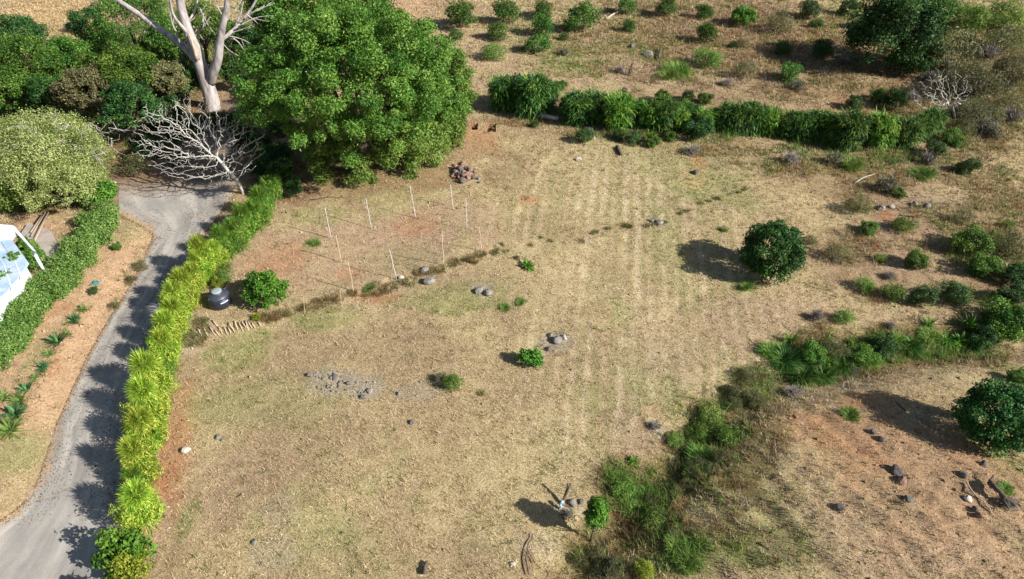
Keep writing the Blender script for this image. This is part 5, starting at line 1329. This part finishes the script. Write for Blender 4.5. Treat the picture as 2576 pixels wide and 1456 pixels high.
log_px('gnarled_root', [(2484, 1222), (2500, 1240), (2520, 1262), (2545, 1282)], .14, .07, 'bark', 'gnarled dark root running along the heap at the right edge', 'root', .25, extra=([(2484, 1222), (2492, 1206)], [(2510, 1250), (2530, 1290)], [(2528, 1262), (2560, 1270)]))
log_px('fallen_branch', [(2430, 1215), (2450, 1245), (2480, 1275), (2500, 1300)], .035, .02, 'pale_wood', 'thin pale stick pointing down the right slope', 'branch', .06)
log_px('fallen_log', [(1340, 1345), (1326, 1380), (1322, 1410), (1330, 1450)], .02, .04, 'bark', 'greyish fallen trunk running out at the photo bottom', 'log', .12, extra=([(1326, 1385), (1345, 1420)],))
log_px('stump', [(1068, 1448), (1070, 1432), (1076, 1418)], .11, .07, 'bark', 'split grey stump at the bottom edge of the field', 'stump', .15)
log_px('fallen_branch', [(2278, 1035), (2250, 1010)], .04, .02, 'bark', 'small branch at the top of the right slope', 'branch', .06)
log_px('fallen_branch', [(1110, 1040), (1108, 1040)], .02, .02, 'bark', 'tiny twig in the field', 'branch', .02) if False else None
log_px('fallen_branch', [(380, 1318), (402, 1300), (420, 1275)], .03, .015, 'pale_wood', 'thin pale twig sticking out from the roadside hedge over the red path', 'branch', .25)
log_px('fallen_branch', [(672, 500), (720, 482), (760, 500)], .03, .015, 'grey_bark', 'thin grey branch on the ground under the big crown', 'branch', .1, extra=([(720, 482), (745, 470)], [(700, 490), (690, 474)]))
log_px('fallen_branch', [(780, 505), (830, 498), (880, 502)], .03, .015, 'bark', 'dark thin branch on the shaded ground above the stakes', 'branch', .1, extra=([(820, 500), (840, 488)],))
A_ = at(1412, 1270)
lb = 'two weathered stakes leaning together with a scrap of pale blue cloth'
st = thing('leaning_stake', lb, 'stake', A_)
V, F = tubes([(wob((0, 0, 0), at_depth(1436, 1216, A_[1] + .5) - A_, 5, .02), np.linspace(.06, .045, 5))], 6); mesh_np('stake_shaft', V, F, M['bark'], st, smooth=True)
V, F = tubes([(wob((.05, .05, 0), at_depth(1429, 1214, A_[1] + .6) - A_, 5, .02), np.linspace(.05, .035, 5))], 6); mesh_np('stake_shaft', V, F, M['pale_wood'], st, smooth=True)
V, F = tubes([(wob((.02, -.05, .45), (-.12, -.25, .0), 6, .03), np.array([.05, .08, .06, .07, .05, .02]))], 7); mesh_np('blue_cloth', V, F, M['cloth_blue'], st, smooth=True)

# litter and cloth
for (px, py, s, mt, lb, cat) in ((242, 714, 10, 'cloth_teal', 'crumpled teal cloth on the bare verge', 'cloth'), (628, 1470 * 0 + 1788 * .674 / 1.0, 3, 'litter_white', '', '')):
    if not lb: continue
    p = at(px, py); z = s * mpp(p); g = 9
    xs, ys = np.meshgrid(np.linspace(-1, 1, g), np.linspace(-.7, .7, g)); zs = .25 * fbm(xs * 2 + 3, ys * 2, 3) + .2
    V = np.stack([xs.ravel() * z, ys.ravel() * z * (1 - .4 * xs.ravel()), zs.ravel() * z * 1.4 + .03], 1)
    i = np.arange(g * g).reshape(g, g); F = np.stack([i[:-1, :-1], i[:-1, 1:], i[1:, 1:], i[1:, :-1]], -1).reshape(-1, 4)
    o = mesh_np('crumpled_cloth', V, F, M[mt], smooth=True); o.location = Vector([float(v) for v in p]); tag(o, lb, cat)
    sm = o.modifiers.new('thick', 'SOLIDIFY'); sm.thickness = .02
for (px, py) in ((425, 1275), (426, 1328), (1252, 691), (1246, 688), (398, 1263), (360, 1140 * 1.0 + 30), (1700, 985 + 60)):
    rock(px, py, 2.4, 'litter_white', 'white scrap of litter on the ground', 'litter', 'white scraps of litter', int(px), .5, 'litter')

# ------------------------------------------------------------------ canes between field and orchard
def nth(i): return ORD[i] if i < len(ORD) else '%d%s' % (i + 1, {1: 'st', 2: 'nd', 3: 'rd'}.get((i + 1) % 10, 'th'))
CANE = [(1268, 226, 44, 'canedark0'), (1305, 226, 46, 'canedark1'), (1340, 230, 46, 'canedark2'), (1374, 238, 38, 'canedark0'), (1452, 262, 36, 'canedark1'), (1490, 262, 38, 'canedark2'), (1528, 266, 38, 'canedark0'),
        (1562, 272, 38, 'canelight0'), (1600, 278, 40, 'canedark1'), (1640, 284, 36, 'canelight1'), (1676, 286, 36, 'canedark2'), (1828, 290, 34, 'canedark0'), (1862, 292, 38, 'canedark1'), (1900, 292, 38, 'canedark2'), (1936, 296, 36, 'canelight0'),
        (1988, 306, 34, 'canedark1'), (2022, 312, 38, 'canedark2'), (2062, 308, 38, 'canedark0'), (2102, 316, 36, 'canelight0'), (2140, 322, 36, 'canedark1'), (2178, 326, 36, 'canedark2'), (2214, 326, 36, 'canelight1'), (2252, 328, 36, 'canedark0'), (2290, 324, 34, 'canedark1'), (2325, 312, 34, 'canedark2'), (2348, 296, 30, 'canedark0')]
for q in ((1712, 300, 30), (1772, 304, 28), (1802, 298, 30), (1430, 262, 24), (1288, 236, 30), (1358, 246, 28), (1470, 276, 28), (1510, 278, 28), (1582, 286, 30), (1660, 294, 28), (1845, 304, 28), (1882, 304, 28), (1920, 306, 26), (2005, 320, 28), (2042, 322, 28), (2082, 324, 28), (2122, 330, 26), (2160, 334, 26), (2196, 338, 26), (2234, 340, 26), (2272, 338, 26), (2308, 330, 26)):
    CANE.append((q[0], q[1] - 6, q[2], ['canedark1', 'canedark2', 'canelight1'][q[0] % 3]))
CANE.sort()
for i, (cx, cy, rp, key) in enumerate(CANE):
    p, r = on_ground(cx, cy, rp * float(rng.uniform(.85, 1.2)), 1.1)
    place(key, p, r * .98, 'tall %s cane clump, %s from the left in the row between field and orchard' % ('dark green' if 'dark' in key else 'lighter green', nth(i)), 'cane clump', 'cane_clump', 'canes between field and orchard', sz=1.15 * float(rng.uniform(.88, 1.12)))
B = [ # cx, cy, r, key, label, category, name
 (1745, 285, 34, 'forest0', 'dark broad bush in the gap of the cane row, below the small shrubs', 'bush'), (1765, 320, 34, 'forest1', 'dark bush at the front foot of the cane row gap', 'bush'), (1728, 262, 22, 'thick0', 'green bush above the dark bush in the cane row gap', 'bush'),
 (1413, 212, 15, 'thick1', 'small green bush in the left gap of the cane row', 'bush'), (1735, 238, 18, 'deep0', 'dark little shrub behind the cane row gap, left one', 'shrub'), (1772, 245, 18, 'thick0', 'green little shrub behind the cane row gap, right one', 'shrub'),
 (1668, 240, 20, 'thick1', 'green shrub rising behind the middle canes', 'shrub'), (1705, 172, 38, 'grassy0', 'loose light green grassy shrub above the cane row', 'shrub'), (1680, 186, 26, 'grassy1', 'loose pale grassy tuft left of the light green grassy shrub', 'shrub'),
 (1470, 168 * 0 + 340, 20, 'deep1', 'low dark weed at the foot of the canes near the debris', 'weed'), (1590, 342, 20, 'deep0', 'low green weed in front of the middle canes', 'weed'), (1640, 344, 22, 'thick1', 'leafy green weed below the pale log', 'weed'), (1560, 336, 16, 'deep1', 'low weed left of the pale log', 'weed'), (1690, 340, 16, 'thick0', 'low weed right of the pale log', 'weed'),
 (1345, 312, 10, 'deep0', 'small dark weed beside the long grey log', 'weed'),
 # orchard
 (1157, 34, 38, 'orchard0', 'tall orchard bush at the top edge just right of the big crown', 'orchard bush'), (1145, 86, 15, 'orchard1', 'smallest orchard bush beside the right flank of the big crown', 'orchard bush'), (1138, 128, 28, 'willow0', 'yellowish bush merging with the right flank of the big crown', 'bush'),
 (1263, 30, 30, 'orchard1', 'topmost bush in the second orchard column', 'orchard bush'), (1254, 78, 24, 'orchard2', 'middle bush in the second orchard column', 'orchard bush'), (1243, 122, 28, 'willow1', 'yellow-green lowest bush in the second orchard column', 'orchard bush'),
 (1365, 22, 26, 'orchard0', 'topmost bush in the third orchard column', 'orchard bush'), (1362, 62, 28, 'orchard2', 'middle bush in the third orchard column', 'orchard bush'), (1352, 110, 26, 'orchard1', 'lowest bush in the third orchard column', 'orchard bush'),
 (1470, 46, 36, 'orchard0', 'large dense orchard bush left of the bleached branch', 'orchard bush'), (1580, 64, 16, 'orchard2', 'small orchard bush right of the bleached branch', 'orchard bush'), (1575, 14, 22, 'orchard1', 'orchard bush at the top edge above the bleached branch', 'orchard bush'),
 (1674, 18, 24, 'orchard0', 'orchard bush at the top edge, left of the two round ones', 'orchard bush'), (1770, 26, 20, 'orchard2', 'small round orchard bush near the top edge, right of centre', 'orchard bush'), (1870, 36, 28, 'round', 'bright round orchard bush near the top edge with a dark shadow', 'orchard bush'),
 (1780, 84, 24, 'orchard1', 'round bush above the yellow-green one in the right orchard column', 'orchard bush'), (1784, 136, 32, 'willow2', 'yellow-green round bush in the middle of the right orchard', 'orchard bush'), (1868, 104, 18, 'drab0', 'small drab bush between two round orchard bushes', 'orchard bush'), (1846, 110, 10, 'deep1', 'tiny dark sprout left of the drab orchard bush', 'orchard bush'),
 (1876, 166, 30, 'drab1', 'grey-green open bush low in the right orchard', 'orchard bush'), (1987, 172, 28, 'orchard0', 'green bush low at the right side of the orchard', 'orchard bush'), (1972, 118, 20, 'orchard2', 'small green bush above the low right orchard bush', 'orchard bush'), (2070, 120, 26, 'deep0', 'dark bush standing beside the shaded brown ground', 'orchard bush'),
 (1962, 44, 36, 'drab0', 'dark drab bush at the upper right of the orchard', 'orchard bush'), (2055, 58, 14, 'orchard1', 'tiny bush at the upper right, above the dark one', 'orchard bush'), (2040, 22, 26, 'deep1', 'dark bush on the top edge right of the orchard', 'orchard bush'), (2140, 18, 24, 'deep0', 'dark bush on the top edge left of the big dark tree', 'orchard bush'),
 (1318, 88 * 0 + 120, 10, 'fern', 'tiny sprout between the second and third orchard columns', 'sprout'), (1418, 90, 12, 'deep1', 'low plant between the third orchard column and the dense bush', 'sprout'),
 # upper right
 (2300, 130, 52, 'forest1', 'dark bush over the pile of reddish blocks', 'bush'), (2260, 250, 30, 'forest0', 'dark green bush left of the orange bare strip', 'bush'), (2220, 235, 22, 'thick1', 'green bush behind the right canes', 'bush'), (2155, 255, 22, 'deep0', 'dark bush just behind the canes, left of the orange strip', 'bush'),
 (2470, 160, 90, 'drabbig', 'wide grey-brown twiggy thicket at the upper right', 'bush'), (2400, 120, 70, 'drab1', 'grey-green bush right of the big dark tree', 'bush'), (2540, 90, 52, 'drab0', 'drab bush at the right edge near the top', 'bush'), (2530, 30, 44, 'willow1', 'yellow-green bush at the top right corner', 'bush'),
 (2440, 30, 46, 'willow2', 'light green bush on the top edge right of the dark tree', 'bush'), (2480, 250, 66, 'drabbig', 'low grey twiggy thicket right of the bleached shrub', 'bush'), (2545, 170, 50, 'brown0', 'brown dry bush on the right edge, upper', 'bush'), (2560, 250, 40, 'drab1', 'dull green bush on the right edge beside the grey thicket', 'bush'),
 (2440, 310, 30, 'drab0', 'drab green bush under the bleached shrub', 'bush'), (2400, 335, 26, 'thick0', 'green bush where the canes end at the right', 'bush'), (2350, 370, 24, 'deep1', 'dark weedy bush below the last canes', 'bush'),
 # right scrub
 (1953, 628, 78, 'darkround', 'large round dark green bush standing alone right of the field centre', 'bush'),
 (2115, 628, 30, 'drab1', 'pale grey-green scrub bush right of the large dark bush', 'bush'), (2192, 566, 22, 'thick1', 'small bush left of the orange earth patch', 'bush'), (2278, 562, 28, 'willow0', 'light green bush right of the orange earth patch', 'bush'), (2216, 645, 15, 'willow1', 'tiny bush in the middle of the bare scrub ground', 'bush'),
 (2305, 650, 28, 'thick0', 'fresh green bush in the middle of the right scrub', 'bush'), (2178, 710, 23, 'willow2', 'small light green bush below the pale scrub bush', 'bush'), (2248, 728, 28, 'willow0', 'soft green bush left of the dark pair', 'bush'), (2328, 744, 30, 'deep0', 'dark bush, left one of the pair in the lower right scrub', 'bush'),
 (2405, 735, 34, 'deep1', 'dark bush, right one of the pair in the lower right scrub', 'bush'), (2450, 596, 46, 'thick1', 'broad green bush near the right edge with a dark shadow', 'bush'), (2490, 662, 38, 'thick0', 'green bush below the broad one near the right edge', 'bush'), (2548, 604, 42, 'drab0', 'olive bush on the right edge, middle height', 'bush'),
 (2556, 682, 36, 'forest1', 'dark bush on the right edge below the olive one', 'bush'), (2128, 792, 22, 'willow1', 'small bush above the tall-grass thicket', 'bush'), (2322, 432, 34, 'grassy1', 'bright grassy mound under the right canes', 'shrub'), (2143, 408, 36, 'grassy0', 'light green grassy tuft below the canes', 'shrub'),
 (2455, 418, 26, 'deep1', 'small dark shrub on the dry slope at the upper right', 'bush'), (2165, 510, 28, 'drab1', 'grey-green low bush above the left scrub bush', 'bush'), (2262, 480, 18, 'thick1', 'small green bush left under the grassy mound', 'bush'), (2425, 535, 26, 'drab0', 'drab bush upper right of the scrub', 'bush'), (2540, 560, 14, 'willow2', 'tiny green tuft near the right edge in the scrub', 'bush'),
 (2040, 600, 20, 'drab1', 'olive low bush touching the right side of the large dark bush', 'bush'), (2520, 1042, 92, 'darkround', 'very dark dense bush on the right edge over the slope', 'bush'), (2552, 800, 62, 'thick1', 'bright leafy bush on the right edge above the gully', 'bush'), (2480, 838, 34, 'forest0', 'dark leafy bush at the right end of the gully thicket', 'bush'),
 (2560, 740, 34, 'forest1', 'dark bush behind the bright leafy bush at the right edge', 'bush'), (2530, 1225, 20, 'grassy1', 'green tuft growing on the root heap', 'shrub'), (2562, 945, 22, 'thick0', 'small green bush above the very dark bush', 'bush'),
 # gully thicket
 (2040, 880, 34, 'thick0', 'leafy green bush in the gully thicket, left part', 'bush'), (2100, 870, 36, 'drab1', 'dull green bush in the gully thicket, behind the tall grass', 'bush'), (2165, 880, 34, 'willow0', 'dense green bush in the middle of the gully thicket', 'bush'), (2225, 868, 34, 'forest0', 'dark green bush right of the thicket middle', 'bush'),
 (2120, 920, 34, 'grass1', 'green grassy clump low in the gully thicket', 'grass clump'), (2180, 905, 34, 'grassy0', 'light grassy clump spilling over the gully edge', 'grass clump'), (1975, 900, 46, 'grass0', 'tall arching grass clump at the left end of the gully thicket', 'grass clump'), (1940, 878, 32, 'grassy1', 'olive grass clump at the far left end of the gully thicket', 'grass clump'), (2020, 945, 50, 'grass1', 'dark green arching grass clump in front, by the pale earth', 'grass clump'),
 (2070, 940, 40, 'grass0', 'dark arching grass clump right of the frontmost one', 'grass clump'), (2295, 868, 34, 'grass0', 'reddish-stemmed arching clump on the gully edge', 'grass clump'), (2415, 858, 30, 'fern', 'feathery bright plant at the right of the gully thicket', 'plant'), (2340, 840, 30, 'grassy0', 'light grassy clump between gully plants', 'grass clump'),
 (1790, 1045, 32, 'willow1', 'green bush at the top of the lower gully strip', 'bush'), (1760, 1085, 32, 'willow0', 'bright green bush in the upper gully strip', 'bush'), (1830, 1095, 32, 'willow0', 'green bush right in the upper gully strip', 'bush'), (1760, 1150, 36, 'grassy0', 'grassy green clump in the middle of the gully strip', 'grass clump'), (1745, 1190, 26, 'grassy1', 'loose green clump below the middle of the gully strip', 'grass clump'),
 (1592, 1160, 16, 'fern', 'small bright leafy plant at the gully rim', 'plant'), (1512, 1262, 20, 'thick0', 'smaller green bush right above the emerald one', 'bush'), (1570, 1230, 30, 'willow1', 'green brush in the lower gully, left', 'bush'), (1630, 1245, 34, 'grassy0', 'green grassy brush in the lower gully, middle', 'grass clump'),
 (1600, 1280, 32, 'grassy1', 'pale grassy brush below the gully middle', 'grass clump'), (1650, 1300, 30, 'willow2', 'light green brush right in the lower gully', 'bush'), (1555, 1245 * 0 + 1195, 26, 'grassy0', 'olive grassy brush on the gully rim', 'grass clump'), (1620, 1425, 26, 'yellow', 'yellow-flecked bush at the bottom of the gully', 'bush'), (1560, 1430, 30, 'drab0', 'drab bush at the bottom, left of the yellow-flecked one', 'bush'),
 (1505, 1390, 26, 'drab1', 'grey-green twiggy bush near the bottom of the gully', 'bush'), (1700, 1370, 34, 'grassy1', 'fresh green grass clump on the lower right bank', 'grass clump'), (1730, 1410, 34, 'grassy0', 'green grass clump near the bottom of the right bank', 'grass clump'), (1860, 985, 30, 'drab0', 'olive bush where the thicket meets the lower gully strip', 'bush'), (1905, 1000, 28, 'brown0', 'yellow-brown dry bush at the bend of the gully', 'bush'),
 (1880, 940, 28, 'drab1', 'olive scrub bush above the gully bend', 'bush'), (1700, 1100, 22, 'willow1', 'green sprig bush on the left edge of the upper gully strip', 'bush'), (2140, 1040, 24, 'grassy1', 'pale green tuft beside the branch at the top of the slope', 'grass clump'), (1455, 1400, 20, 'grassy0', 'yellow-green tuft left of the gully bottom', 'grass clump'),
 # field
 (668, 720, 53, 'round', 'round bright green small tree right of the black water tank', 'small tree'), (1327, 665, 21, 'fern', 'bright leafy sapling, upper one of the two in mid field', 'sapling'), (1330, 902, 27, 'broad', 'bright rounded sapling, lower one of the two in mid field', 'sapling'), (1134, 955, 24, 'willow0', 'feathery green sapling left of the lower bright sapling', 'sapling'),
 (1108, 945, 20, 'dead0', 'grey thin shrub just left of the feathery sapling', 'shrub'), (930, 723, 17, 'grassy0', 'small grass tuft on the front edge of the staked plot', 'grass tuft'), (1270, 772, 14, 'grassy1', 'small green weed tuft in mid field, lower left of two', 'weed'), (1308, 758, 14, 'grassy0', 'small green weed tuft in mid field, upper right of two', 'weed'), (792, 608, 14, 'grassy1', 'small green weed inside the staked plot', 'weed'),
 (645, 795, 12, 'yellow', 'yellowish weed at the left end of the dry litter bank', 'weed'), (1210, 990, 7, 'grassy0', 'tiny green tuft below the saplings', 'weed'), (1820, 560 * 0 + 575, 12, 'grassy1', 'small green tuft left of the large dark bush', 'weed'), (1880, 718, 20, 'grassy0', 'grass tuft at the shadow tip of the large dark bush', 'grass tuft'), (1300, 645, 8, 'dead1', 'dead twig bush behind the upper sapling', 'shrub'),
 # verge
 (145, 857, 30, 'agave', 'largest dark green agave on the verge', 'agave'), (187, 801, 22, 'agave', 'agave at the upper end of the verge row, dark green', 'agave'), (208, 775, 16, 'agavelime', 'small pale agave at the very top of the verge row', 'agave'), (122, 888, 14, 'agavelime', 'small pale agave just below the largest one', 'agave'), (108, 921, 21, 'agave', 'mid-sized dark agave in the middle of the verge row', 'agave'),
 (85, 948, 12, 'agavelime', 'tiny pale agave below the mid-sized dark one', 'agave'), (67, 975, 22, 'agave', 'dark agave above the big lower cluster', 'agave'), (50, 1003, 28, 'agavelime', 'light green agave at the top of the lower cluster', 'agave'), (36, 1038, 34, 'agave', 'blue-green big agave in the lower cluster', 'agave'), (22, 1076, 38, 'agavelime', 'yellow-green spiky agave lowest in the cluster', 'agave'), (2, 1000, 26, 'agavelime', 'agave cut by the left edge', 'agave'), (166, 838, 13, 'agavelime', 'small light agave touching the largest one', 'agave'),
 (236, 728, 11, 'deep0', 'little dark plant beside the teal cloth', 'plant'), (290, 618, 12, 'thick0', 'little green shrub on the verge near the junction', 'shrub'), (175, 712, 10, 'willow0', 'tiny pale shrub at the foot of the leafy hedge', 'shrub'), (330, 655 * 0 + 700, 16, 'drab1', 'low weed on the shaded road bank, lower', 'weed'), (352, 662, 18, 'drab0', 'low weed on the shaded road bank, upper', 'weed'), (285, 765, 14, 'drab1', 'low weed at the bottom of the shaded road bank', 'weed'),
]
NAMES = {'bush': 'leafy_bush', 'orchard bush': 'orchard_bush', 'shrub': 'small_shrub', 'weed': 'weed_plant', 'grass clump': 'grass_clump', 'grass tuft': 'grass_clump', 'small tree': 'small_tree', 'sapling': 'sapling', 'plant': 'leafy_plant', 'agave': 'agave', 'sprout': 'sprout'}
for (cx, cy, rp, key, lb, cat) in B:
    flat_k = key.startswith(('grass', 'agave', 'straw', 'reed', 'fern'))
    p, r = on_ground(cx, cy, rp, .35 if flat_k else .9)
    grp = {'orchard bush': 'bushes of the orchard', 'agave': 'agaves in a row on the verge'}.get(cat)
    place(key, p, r * (1.0 if not flat_k else 1.15 if key.startswith('agave') else 1.05), lb, cat, NAMES[cat], grp, sz=1.0 if key == 'darkround' else None)
tree('leafy_tree', 'big dark green tree shading the ground at the upper right', 'tree', (2275, 165), (2255, 78), 118, (.8, .7), 'leaf_forest', nl=60, lr=.25, n=17000, L=.30, W=.15, seed=60, trunk_r=.25, spread_=.28)
tree('leafy_tree', 'half-shaded green tree between big dark tree and top edge', 'tree', (2330, 90), (2330, 30), 70, (.8, .7), 'leaf_thicket', nl=36, lr=.28, n=8000, L=.32, W=.16, seed=61, trunk_r=.2)
for (cx, cy, rp, key, lb) in ((2055, 795, 24, 'twig0', 'dark leafless shrub above the gully thicket'), (2230, 465, 34, 'dead0', 'tangled brown dead shrub below the right canes'), (2330, 400, 26, 'twig1', 'brown dead twigs under the right canes'), (1650, 1120 * 0 + 1070, 20, 'twig0', 'pinkish dry twigs on the left rim of the upper gully strip'),
        (2000, 985, 26, 'twig1', 'pale dry twigs under the frontmost grass clump'), (2420, 280, 34, 'twig1', 'dark grey dead brush tangled at the foot of the bleached shrub'), (2450, 215, 44, 'twig0', 'grey leafless brush behind the bleached shrub'), (2480, 310, 34, 'twig1', 'dark twiggy brush right below the bleached shrub'), (1690, 330 * 0 + 322, 18, 'twig0', 'dry twig bundle at the end of the pale log'),
        (2150, 935, 22, 'twig0', 'bleached twigs on the pale earth by the gully'), (2240, 820, 18, 'twig1', 'broken pale stems above the gully thicket'), (1745, 375, 24, 'twig1', 'dry twigs under the dark bush of the cane gap'), (1990, 395, 26, 'twig0', 'dry brush below the cane row at the gap'), (2100, 400, 26, 'dead1', 'dull dry shrub left of the light grassy tuft'),
        (1545, 1420, 20, 'twig1', 'bleached twigs near the gully bottom'), (1430, 1290, 16, 'twig0', 'grey twigs beside the grey ashy lumps'), (2240, 650 * 0 + 690, 18, 'twig1', 'thin brown twigs in the bare scrub'), (2540, 1262, 24, 'twig0', 'bleached root twigs in the heap at the right edge'), (720, 480, 26, 'twig1', 'tangled fallen twigs between hedge and big crown')):
    p, r = on_ground(cx, cy, rp, .5); place(key, p, r, lb, 'dry shrub', 'dry_shrub')
for (cx, cy, h_, lb) in ((2435, 815, 34, 'tall strap-leaved plant like a young banana above the gully, right one'), (2250, 850, 28, 'tall strap-leaved plant above the gully, left one'), (2340, 812, 24, 'tall strap-leaved plant above the gully, middle one'), (1992, 852, 24, 'tall reedy plant at the left end of the gully thicket'), (2150, 862, 26, 'long-leaved plant above the middle of the gully thicket'), (2300, 858, 26, 'long-leaved plant between the dark green bush and the feathery plant'), (2385, 850, 28, 'long-leaved plant left of the tall young-banana plant'), (2085, 905, 26, 'long-leaved plant rising out of the dark arching grass'), (2490, 800, 26, 'long-leaved plant beside the bright leafy bush at the right edge')):
    p, r = on_ground(cx, cy, h_, .6); place('tall', p, r * .8, lb, 'plant', 'strap_leaf_plant', 'tall strap-leaved plants above the gully')
tree('small_tree', 'slim emerald green small tree casting a round shadow near the leaning stakes', 'tree', (1486, 1362), (1500, 1296), 30, (.9, 1.7), 'leaf_bright', nl=34, lr=.30, n=5200, L=.13, W=.05, seed=66, trunk_r=.05, zmin=-.95, hollow=.2)
TW = ['grey leafless brush', 'brown leafless brush', 'pale leafless brush']
PL = ['above the bleached shrub', 'beside the grey twiggy thicket', 'at the right edge', 'under the dark tree']
for i, (cx, cy, rp, where) in enumerate(((2380, 165, 34, 'left of the wide twiggy thicket'), (2430, 110, 38, 'above the wide twiggy thicket'), (2490, 130, 36, 'on top of the wide twiggy thicket'), (2520, 210, 34, 'right of the low twiggy thicket'), (2340, 190, 26, 'between the dark tree and the bleached shrub'),
        (2450, 270, 30, 'right beside the bleached shrub'), (2550, 290, 34, 'at the right edge below the dull green bush'), (2500, 330, 28, 'low at the right edge under the twiggy thicket'), (2300, 240, 24, 'left of the bleached shrub above the canes'), (2180, 165, 26, 'in the deep shade left of the reddish blocks'),
        (2120, 150, 22, 'on the shaded brown ground of the orchard'), (2350, 60, 30, 'against the half-shaded tree near the top'), (1560, 175, 16, 'left of the dark forked branch'), (1420, 130, 16, 'on the green patch of the orchard'), (1830, 205, 18, 'between drab orchard bush and canes'), (2010, 215, 20, 'right of the low orchard bush'))):
    p, r_ = on_ground(cx, cy, rp, .5); place(['twig0', 'dead0', 'twig1', 'dead1'][i % 4], p, r_, TW[i % 3] + ' ' + where, 'dry shrub', 'dry_shrub')
# dry litter along the terrace: bleached maize-like stalks, tuft by tuft
r = np.random.default_rng(91)
TL = [(655, 800), (700, 790), (760, 778), (820, 758), (870, 742), (930, 735), (1000, 715), (1060, 690), (1120, 672), (1170, 655), (1215, 642)]
for i in range(54):
    k = r.uniform(0, len(TL) - 1); j = int(k); a, c_ = TL[j], TL[j + 1]
    cx = a[0] + (c_[0] - a[0]) * (k - j) + r.normal() * 5; cy = a[1] + (c_[1] - a[1]) * (k - j) + r.normal() * 5
    p, rr_ = on_ground(cx, cy, r.uniform(10, 17), .2)
    place(['straw0', 'straw1', 'reed0', 'reed1'][int(r.integers(0, 4))], p, rr_, 'dry yellow-brown grass tuft in the litter bank fronting the staked plot', 'dry tuft', 'dry_tuft', 'dry tufts in the litter bank')
TL2 = [(1215, 640), (1330, 612), (1450, 592), (1560, 570), (1660, 556), (1800, 500), (1930, 452)]
for i in range(30):
    k = r.uniform(0, len(TL2) - 1.01); j = int(k); a, c_ = TL2[j], TL2[j + 1]
    p, rr_ = on_ground(a[0] + (c_[0] - a[0]) * (k - j) + r.normal() * 4, a[1] + (c_[1] - a[1]) * (k - j) + r.normal() * 5, r.uniform(4, 8), .2)
    place(['straw0', 'reed1', 'straw1'][int(r.integers(0, 3))], p, rr_ * .85, 'small brown grass tuft on the faint line running right across the field', 'dry tuft', 'dry_tuft', 'tufts along the faint line across the field')
for i in range(46):
    k = r.uniform(0, 1); cx, cy = [(1860, 1010), (1760, 1130), (1700, 1230), (1620, 1330), (1540, 1420), (1680, 1300), (1800, 1180)][int(r.integers(0, 7))]
    cx += r.normal() * 50; cy += r.normal() * 34
    p, rr_ = on_ground(cx, cy, r.uniform(14, 26), .2)
    place(['reed0', 'reed1', 'straw1', 'drab0', 'grassy1'][int(r.integers(0, 5))], p, rr_, 'dull scrub tuft in the gully brush', 'scrub tuft', 'scrub_tuft', 'scrub tufts of the gully brush')
for i in range(30):
    cx = r.uniform(480, 540) - 0; cy = r.uniform(800, 870); s = r.uniform(6, 11)
    p, rr_ = on_ground(cx - (cy - 800) * .45, cy, s, .2)
    place('straw%d' % (i % 2), p, rr_, 'little straw tuft on the trampled ground below the tank', 'dry tuft', 'straw_tuft', 'little straw tufts below the tank')
# red blossoms beside the bare tree
fb = at(640, 330)
t = thing('red_flower', 'small spray of red blossom beside the bare grey tree', 'flower', at_depth(638, 318, fb[1]) * [1, 1, 0] + [0, 0, ground_z(fb[0], fb[1])])
V, F = tubes([(wob((0, 0, 0), (0, 0, 1.9), 6, .05), np.linspace(.03, .015, 6)), (wob((0, 0, 1.2), (.35, 0, 1.8), 4, .03), np.linspace(.02, .01, 4))], 5); mesh_np('stem', V, F, M['bark'], t)
q = np.concatenate([rng.normal(size=(26, 3)) * .13 + [0, 0, 1.95], rng.normal(size=(18, 3)) * .1 + [.35, 0, 1.85]])
V, F = leaves(q, unit(rng.normal(size=(44, 3)) + [0, 0, .5]), np.full(44, .12), np.full(44, .09)); mesh_np('blossom', V, F, M['flower_red'], t)

ft = np.array(FEET); ft = ft[ft[:, 2] < 3]
n = len(ft) * 16; k = np.repeat(np.arange(len(ft)), 16)
a = rng.uniform(0, 6.28, n); q = ft[k, 2] * rng.uniform(.2, 1.25, n)
x, y = ft[k, 0] + np.cos(a) * q, ft[k, 1] + np.sin(a) * q
ok = ~in_road(x, y, .1); x, y = x[ok], y[ok]
pal_ = np.array([[.10, .17, .035], [.22, .20, .08], [.34, .26, .13], [.16, .10, .05]])
tag(tuft_mesh('undergrowth', x, y, pal_[rng.integers(0, 4, len(x))], .15 + .25 * rng.random(len(x)), .6 + .5 * rng.random(len(x)), np.clip(.02 + .02 * rng.random(len(x)), np.hypot(x, y) / 692 * .5, None), 6), kind='stuff')

# ------------------------------------------------------------------ tidy: drop the kinds that were never planted
for k, o in PROTO.items():
    if k not in PROTO_USED:
        for ch in list(o.children): bpy.data.objects.remove(ch)
        bpy.data.objects.remove(o)
for l, g in LABELS.items():
    if len(g) > 1 and not all(g): print('DUPLICATE LABEL', l)

for l in LABELS:
    if len(l.split()) > 16: print('LONG', l)
for o in bpy.data.objects:
    if 'label' in o and len(str(o['label']).split()) > 16: print('LONG', o['label'])
